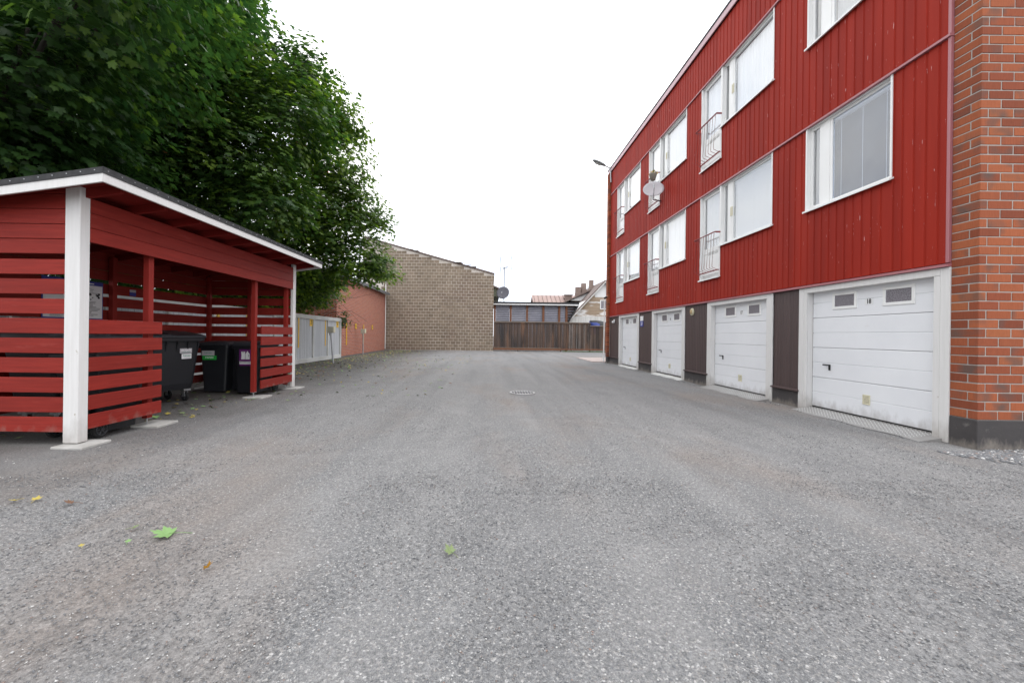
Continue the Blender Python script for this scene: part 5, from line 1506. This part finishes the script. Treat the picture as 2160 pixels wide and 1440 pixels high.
T1 = [blob(60, 60, 5.2, 1.5, 1.3, .9), blob(60, 250, 6.0, 1.6, 1.5, .95), blob(-150, 150, 5.5, 1.6, 1.8, 1.6), blob(200, -120, 4.6, 1.1, 1.2, .9),
      blob(250, 90, 6.6, 1.3, 1.5, 1.0), blob(130, 330, 7.0, 1.6, 1.2, .6), blob(-100, -150, 6.0, 2.2, 2.5, 1.8, .6), blob(330, -60, 6.8, 1.3, 1.6, 1.0),
      (-9.0, 6.5, 5.2, 2.2, 2.5, 2.2, .5), (-10.0, 7.5, 2.9, 1.9, 3.2, 1.1, .7)]
tree('large maple tree hanging over the shelter roof, nearest the camera', (-9.6, 7.2, 0), T1, 2500, 11, .20, LEAF_HI, 280, spread=.36, shift=-.10)
T2 = [blob(420, 170, 10.2, 2.0, 2.0, 1.5), blob(505, 95, 11.0, 1.25, 1.6, 1.2), blob(330, 60, 9.6, 1.8, 2.0, 1.3), blob(600, 250, 11.2, 1.4, 1.7, 1.2), blob(470, 330, 10.4, 1.7, 1.7, 1.1),
      blob(395, -60, 10.5, 1.7, 2.2, 1.4), blob(560, 420, 11.0, 1.3, 1.6, .9), blob(650, 150, 11.8, .75, 1.0, .65), blob(340, 260, 9.5, 1.6, 1.6, 1.2), blob(380, 440, 10.5, 1.8, 1.5, 1.0),
      (-9.4, 11.8, 6.5, 2.8, 2.5, 2.8, .5), (-10.0, 12.3, 3.0, 2.0, 3.0, 1.1, .7), blob(250, 330, 10, 1.6, 1.5, 1.2)]
tree('tall dense maple tree behind the grey fence in the middle of the group', (-9.8, 12.3, 0), T2, 4300, 11, .23, LEAF_LO, red=.0015, spread=.38, shift=.12)
T3 = [blob(700, 330, 14.5, 1.4, 1.8, 1.3), blob(690, 470, 15.0, 1.9, 2.0, 1.3), blob(620, 540, 15.5, 1.9, 1.8, 1.1), blob(750, 540, 16.0, 1.35, 1.6, 1.0), blob(755, 430, 15.5, 1.0, 1.3, .8),
      blob(640, 400, 14.5, 2.0, 2.0, 1.6), blob(560, 560, 15.5, 2.0, 1.6, 1.2), blob(725, 250, 14, .75, 1.1, .7), blob(800, 565, 16.5, .8, 1.2, .55), blob(600, 610, 16.5, 1.9, 1.2, .7),
      (-9.8, 16.5, 5.5, 2.6, 2.5, 2.6, .6), blob(650, 220, 13.5, 1.3, 1.5, 1.1), blob(500, 600, 15, 1.6, 1.5, 1.0), blob(805, 465, 16, .5, .9, .4), blob(640, 585, 17.5, 1.6, 1.3, .9, 1.3), blob(560, 600, 17.5, 1.8, 1.3, .9), blob(690, 575, 17, 1.2, 1.2, .8), blob(600, 628, 19.3, 2.0, 1.2, .6, 1.4), blob(665, 612, 19.3, 1.3, 1.2, .6, 1.4)]
tree('spreading maple tree at the far end of the grey fence, before the brick wall', (-9.7, 17.2, 0), T3, 5200, 10, .22, LEAF_LO, red=.003, spread=.36, shift=.32)  # tone shift paints sunlit yellow-green into these leaves
T4 = [(-13.5, 9, 5.5, 3, 3, 3), (-13.5, 14, 6, 3, 3, 3.2), (-12.5, 11, 9.5, 3, 3, 2.2), (-11, 8.5, 8.5, 2.5, 2.5, 2), (-13.5, 18.5, 5, 2.5, 2.2, 2.6), (-12.5, 6, 3.2, 2.0, 2.5, 1.8)]
tree('dark maple tree standing farthest back behind the others', (-13.2, 11.5, 0), T4, 3000, 10, .34, LEAF_LO, spread=.55)
# low bush at the fence end with bare twigs
t = thing('bush', 'small leafy shoot with bare arching twigs at the end of the grey fence', 'bush', (-8.0, 20.75, 0))
P, F, S, tone = sprays([(-7.65, 20.7, 2.0, .36, .3, .42)], 30, 9, .17, .16)
link('foliage', leaf_mesh('foliage', P - np.array([-8, 20.75, 0]), F, S, tone, LEAF_LO), t, (-8, 20.75, 0))
for i in range(26):
    p0 = Vector((-8.0 - rng.uniform(0, 1.6), 20.7 + rng.uniform(-.5, .2), rng.uniform(1.6, 3.2)))
    L = rng.uniform(.9, 2.1)
    p1 = p0 + Vector((L * .5, rng.uniform(-.4, .2), rng.uniform(-.1, .35))); p2 = p0 + Vector((L, rng.uniform(-.6, .3), rng.uniform(-.8, .9)))
    MB().tube([p0, p0.lerp(p1, .55) + Vector((0, 0, .06)), p1, p1.lerp(p2, .6) + Vector((0, 0, .02)), p2], [.009, .008, .007, .005, .003], 4).build('twig', M['twig'], t)
# weeds under the far fence
mb = MB()
for i in range(900):
    x = rng.uniform(5.8, 9.8); h = rng.uniform(.03, .12); y = WY - rng.uniform(.0, .15)
    mb.add([(x, y, 0), (x + .02, y, 0), (x + rng.uniform(-.03, .03), y, h)], [(0, 1, 2)])
tag(mb.build('weeds', M['grass']), kind='stuff')

# ================================================================== FALLEN LEAVES
def fallen(px, py, size, m, rz, label, curl=.25, tilt=0.15):
    dx, dy = px - 1080, py - 720
    v = dy - .0125 * dx + 13.4; Y = 840 * CAMZ / v
    x, y, _ = at(px, py, Y)
    vv, f = LEAF_HI
    vs = vv * size; vs = np.stack([vs[:, 0], vs[:, 1], -vs[:, 2] * curl * 4 + .004], -1)
    me = bpy.data.meshes.new('fallen_leaf'); me.from_pydata(vs.tolist(), [], f.tolist()); me.materials.append(m)
    sm = MB().tube([(0, -.0, .004), (.01 * size, -.35 * size, .006), (0, -.62 * size, .004)], .0016, 5)
    o = link('fallen_leaf', me, None, (x, y, .012)); o.rotation_euler = (tilt, 0, rz)
    c = bpy.data.objects.new('stalk', sm.mesh('stalk', m)); col.objects.link(c); c.parent = o
    tag(o, label, 'leaf', 'single fallen leaves on the gravel')
fallen(357, 1128, .21, M['fallgreen'], 1.9, 'largest green maple leaf lying on the gravel, left of centre')
fallen(951, 1167, .11, M['fallgreen2'], 1.0, 'small curled dull green leaf near the middle of the yard', .5, .4)
fallen(150, 1063, .10, M['deadbrown'], 2.2, 'brown withered leaf on the gravel in front of the shelter', .5, .3)
fallen(76, 1056, .085, M['fallyellow'], .4, 'yellow leaf on the gravel left of the brown withered leaf', .4)
fallen(32, 1058, .08, M['fallyellow'], 2.9, 'ragged yellow leaf nearest the left edge of the photo', .5)
fallen(283, 1116, .07, M['fallgreen2'], -1.2, 'small dull leaf just left of the largest green leaf', .5)
fallen(270, 1146, .045, M['fallgreen'], .5, 'tiny green leaf fragment below the small dull leaf', .3)
fallen(438, 1200, .075, M['fallorange'], -1.9, 'folded orange leaf in the foreground gravel', .8, .7)
fallen(172, 1155, .04, M['fallyellow'], .9, 'tiny yellow green fragment left of the largest green leaf', .3)
fallen(608, 855 - 10, .10, M['fallgreen2'], 1.2, 'green leaf on the gravel by the far white shelter post')
# litter below the trees: fragments nobody could count
n = 3000
lx = np.concatenate([-7.6 + np.abs(nrng.normal(0, 1.3, 2400)), nrng.uniform(-6.4, -4.4, 200), nrng.uniform(-5.5, -1, 400)])
ly = np.concatenate([nrng.uniform(9.5, 31, 2400), nrng.uniform(4.6, 9, 200), nrng.uniform(8, 24, 400)])
P = np.stack([lx, ly, np.full(n, .012)], -1)
a = nrng.uniform(0, 6.28, n); tl = nrng.normal(0, .25, (n, 2))
Yv = np.stack([np.cos(a), np.sin(a), tl[:, 0]], -1); Yv /= np.linalg.norm(Yv, axis=1)[:, None]
N = np.stack([tl[:, 0], tl[:, 1], np.ones(n)], -1); N -= Yv * (N * Yv).sum(1)[:, None]; N /= np.linalg.norm(N, axis=1)[:, None]
F = np.stack([np.cross(Yv, N), Yv, N], -1)
me = leaf_mesh('leaf_litter', P, F, nrng.uniform(.03, .13, n), np.zeros(n), LEAF_LO)
me.materials.clear()
for q in ('fallgreen2', 'fallyellow', 'deadbrown', 'fallgreen'): me.materials.append(M[q])
me.polygons.foreach_set('material_index', np.repeat(nrng.choice(4, n, p=[.4, .25, .15, .2]), len(LEAF_LO[1])).astype(np.int32))
tag(link('leaf_litter', me), kind='stuff')
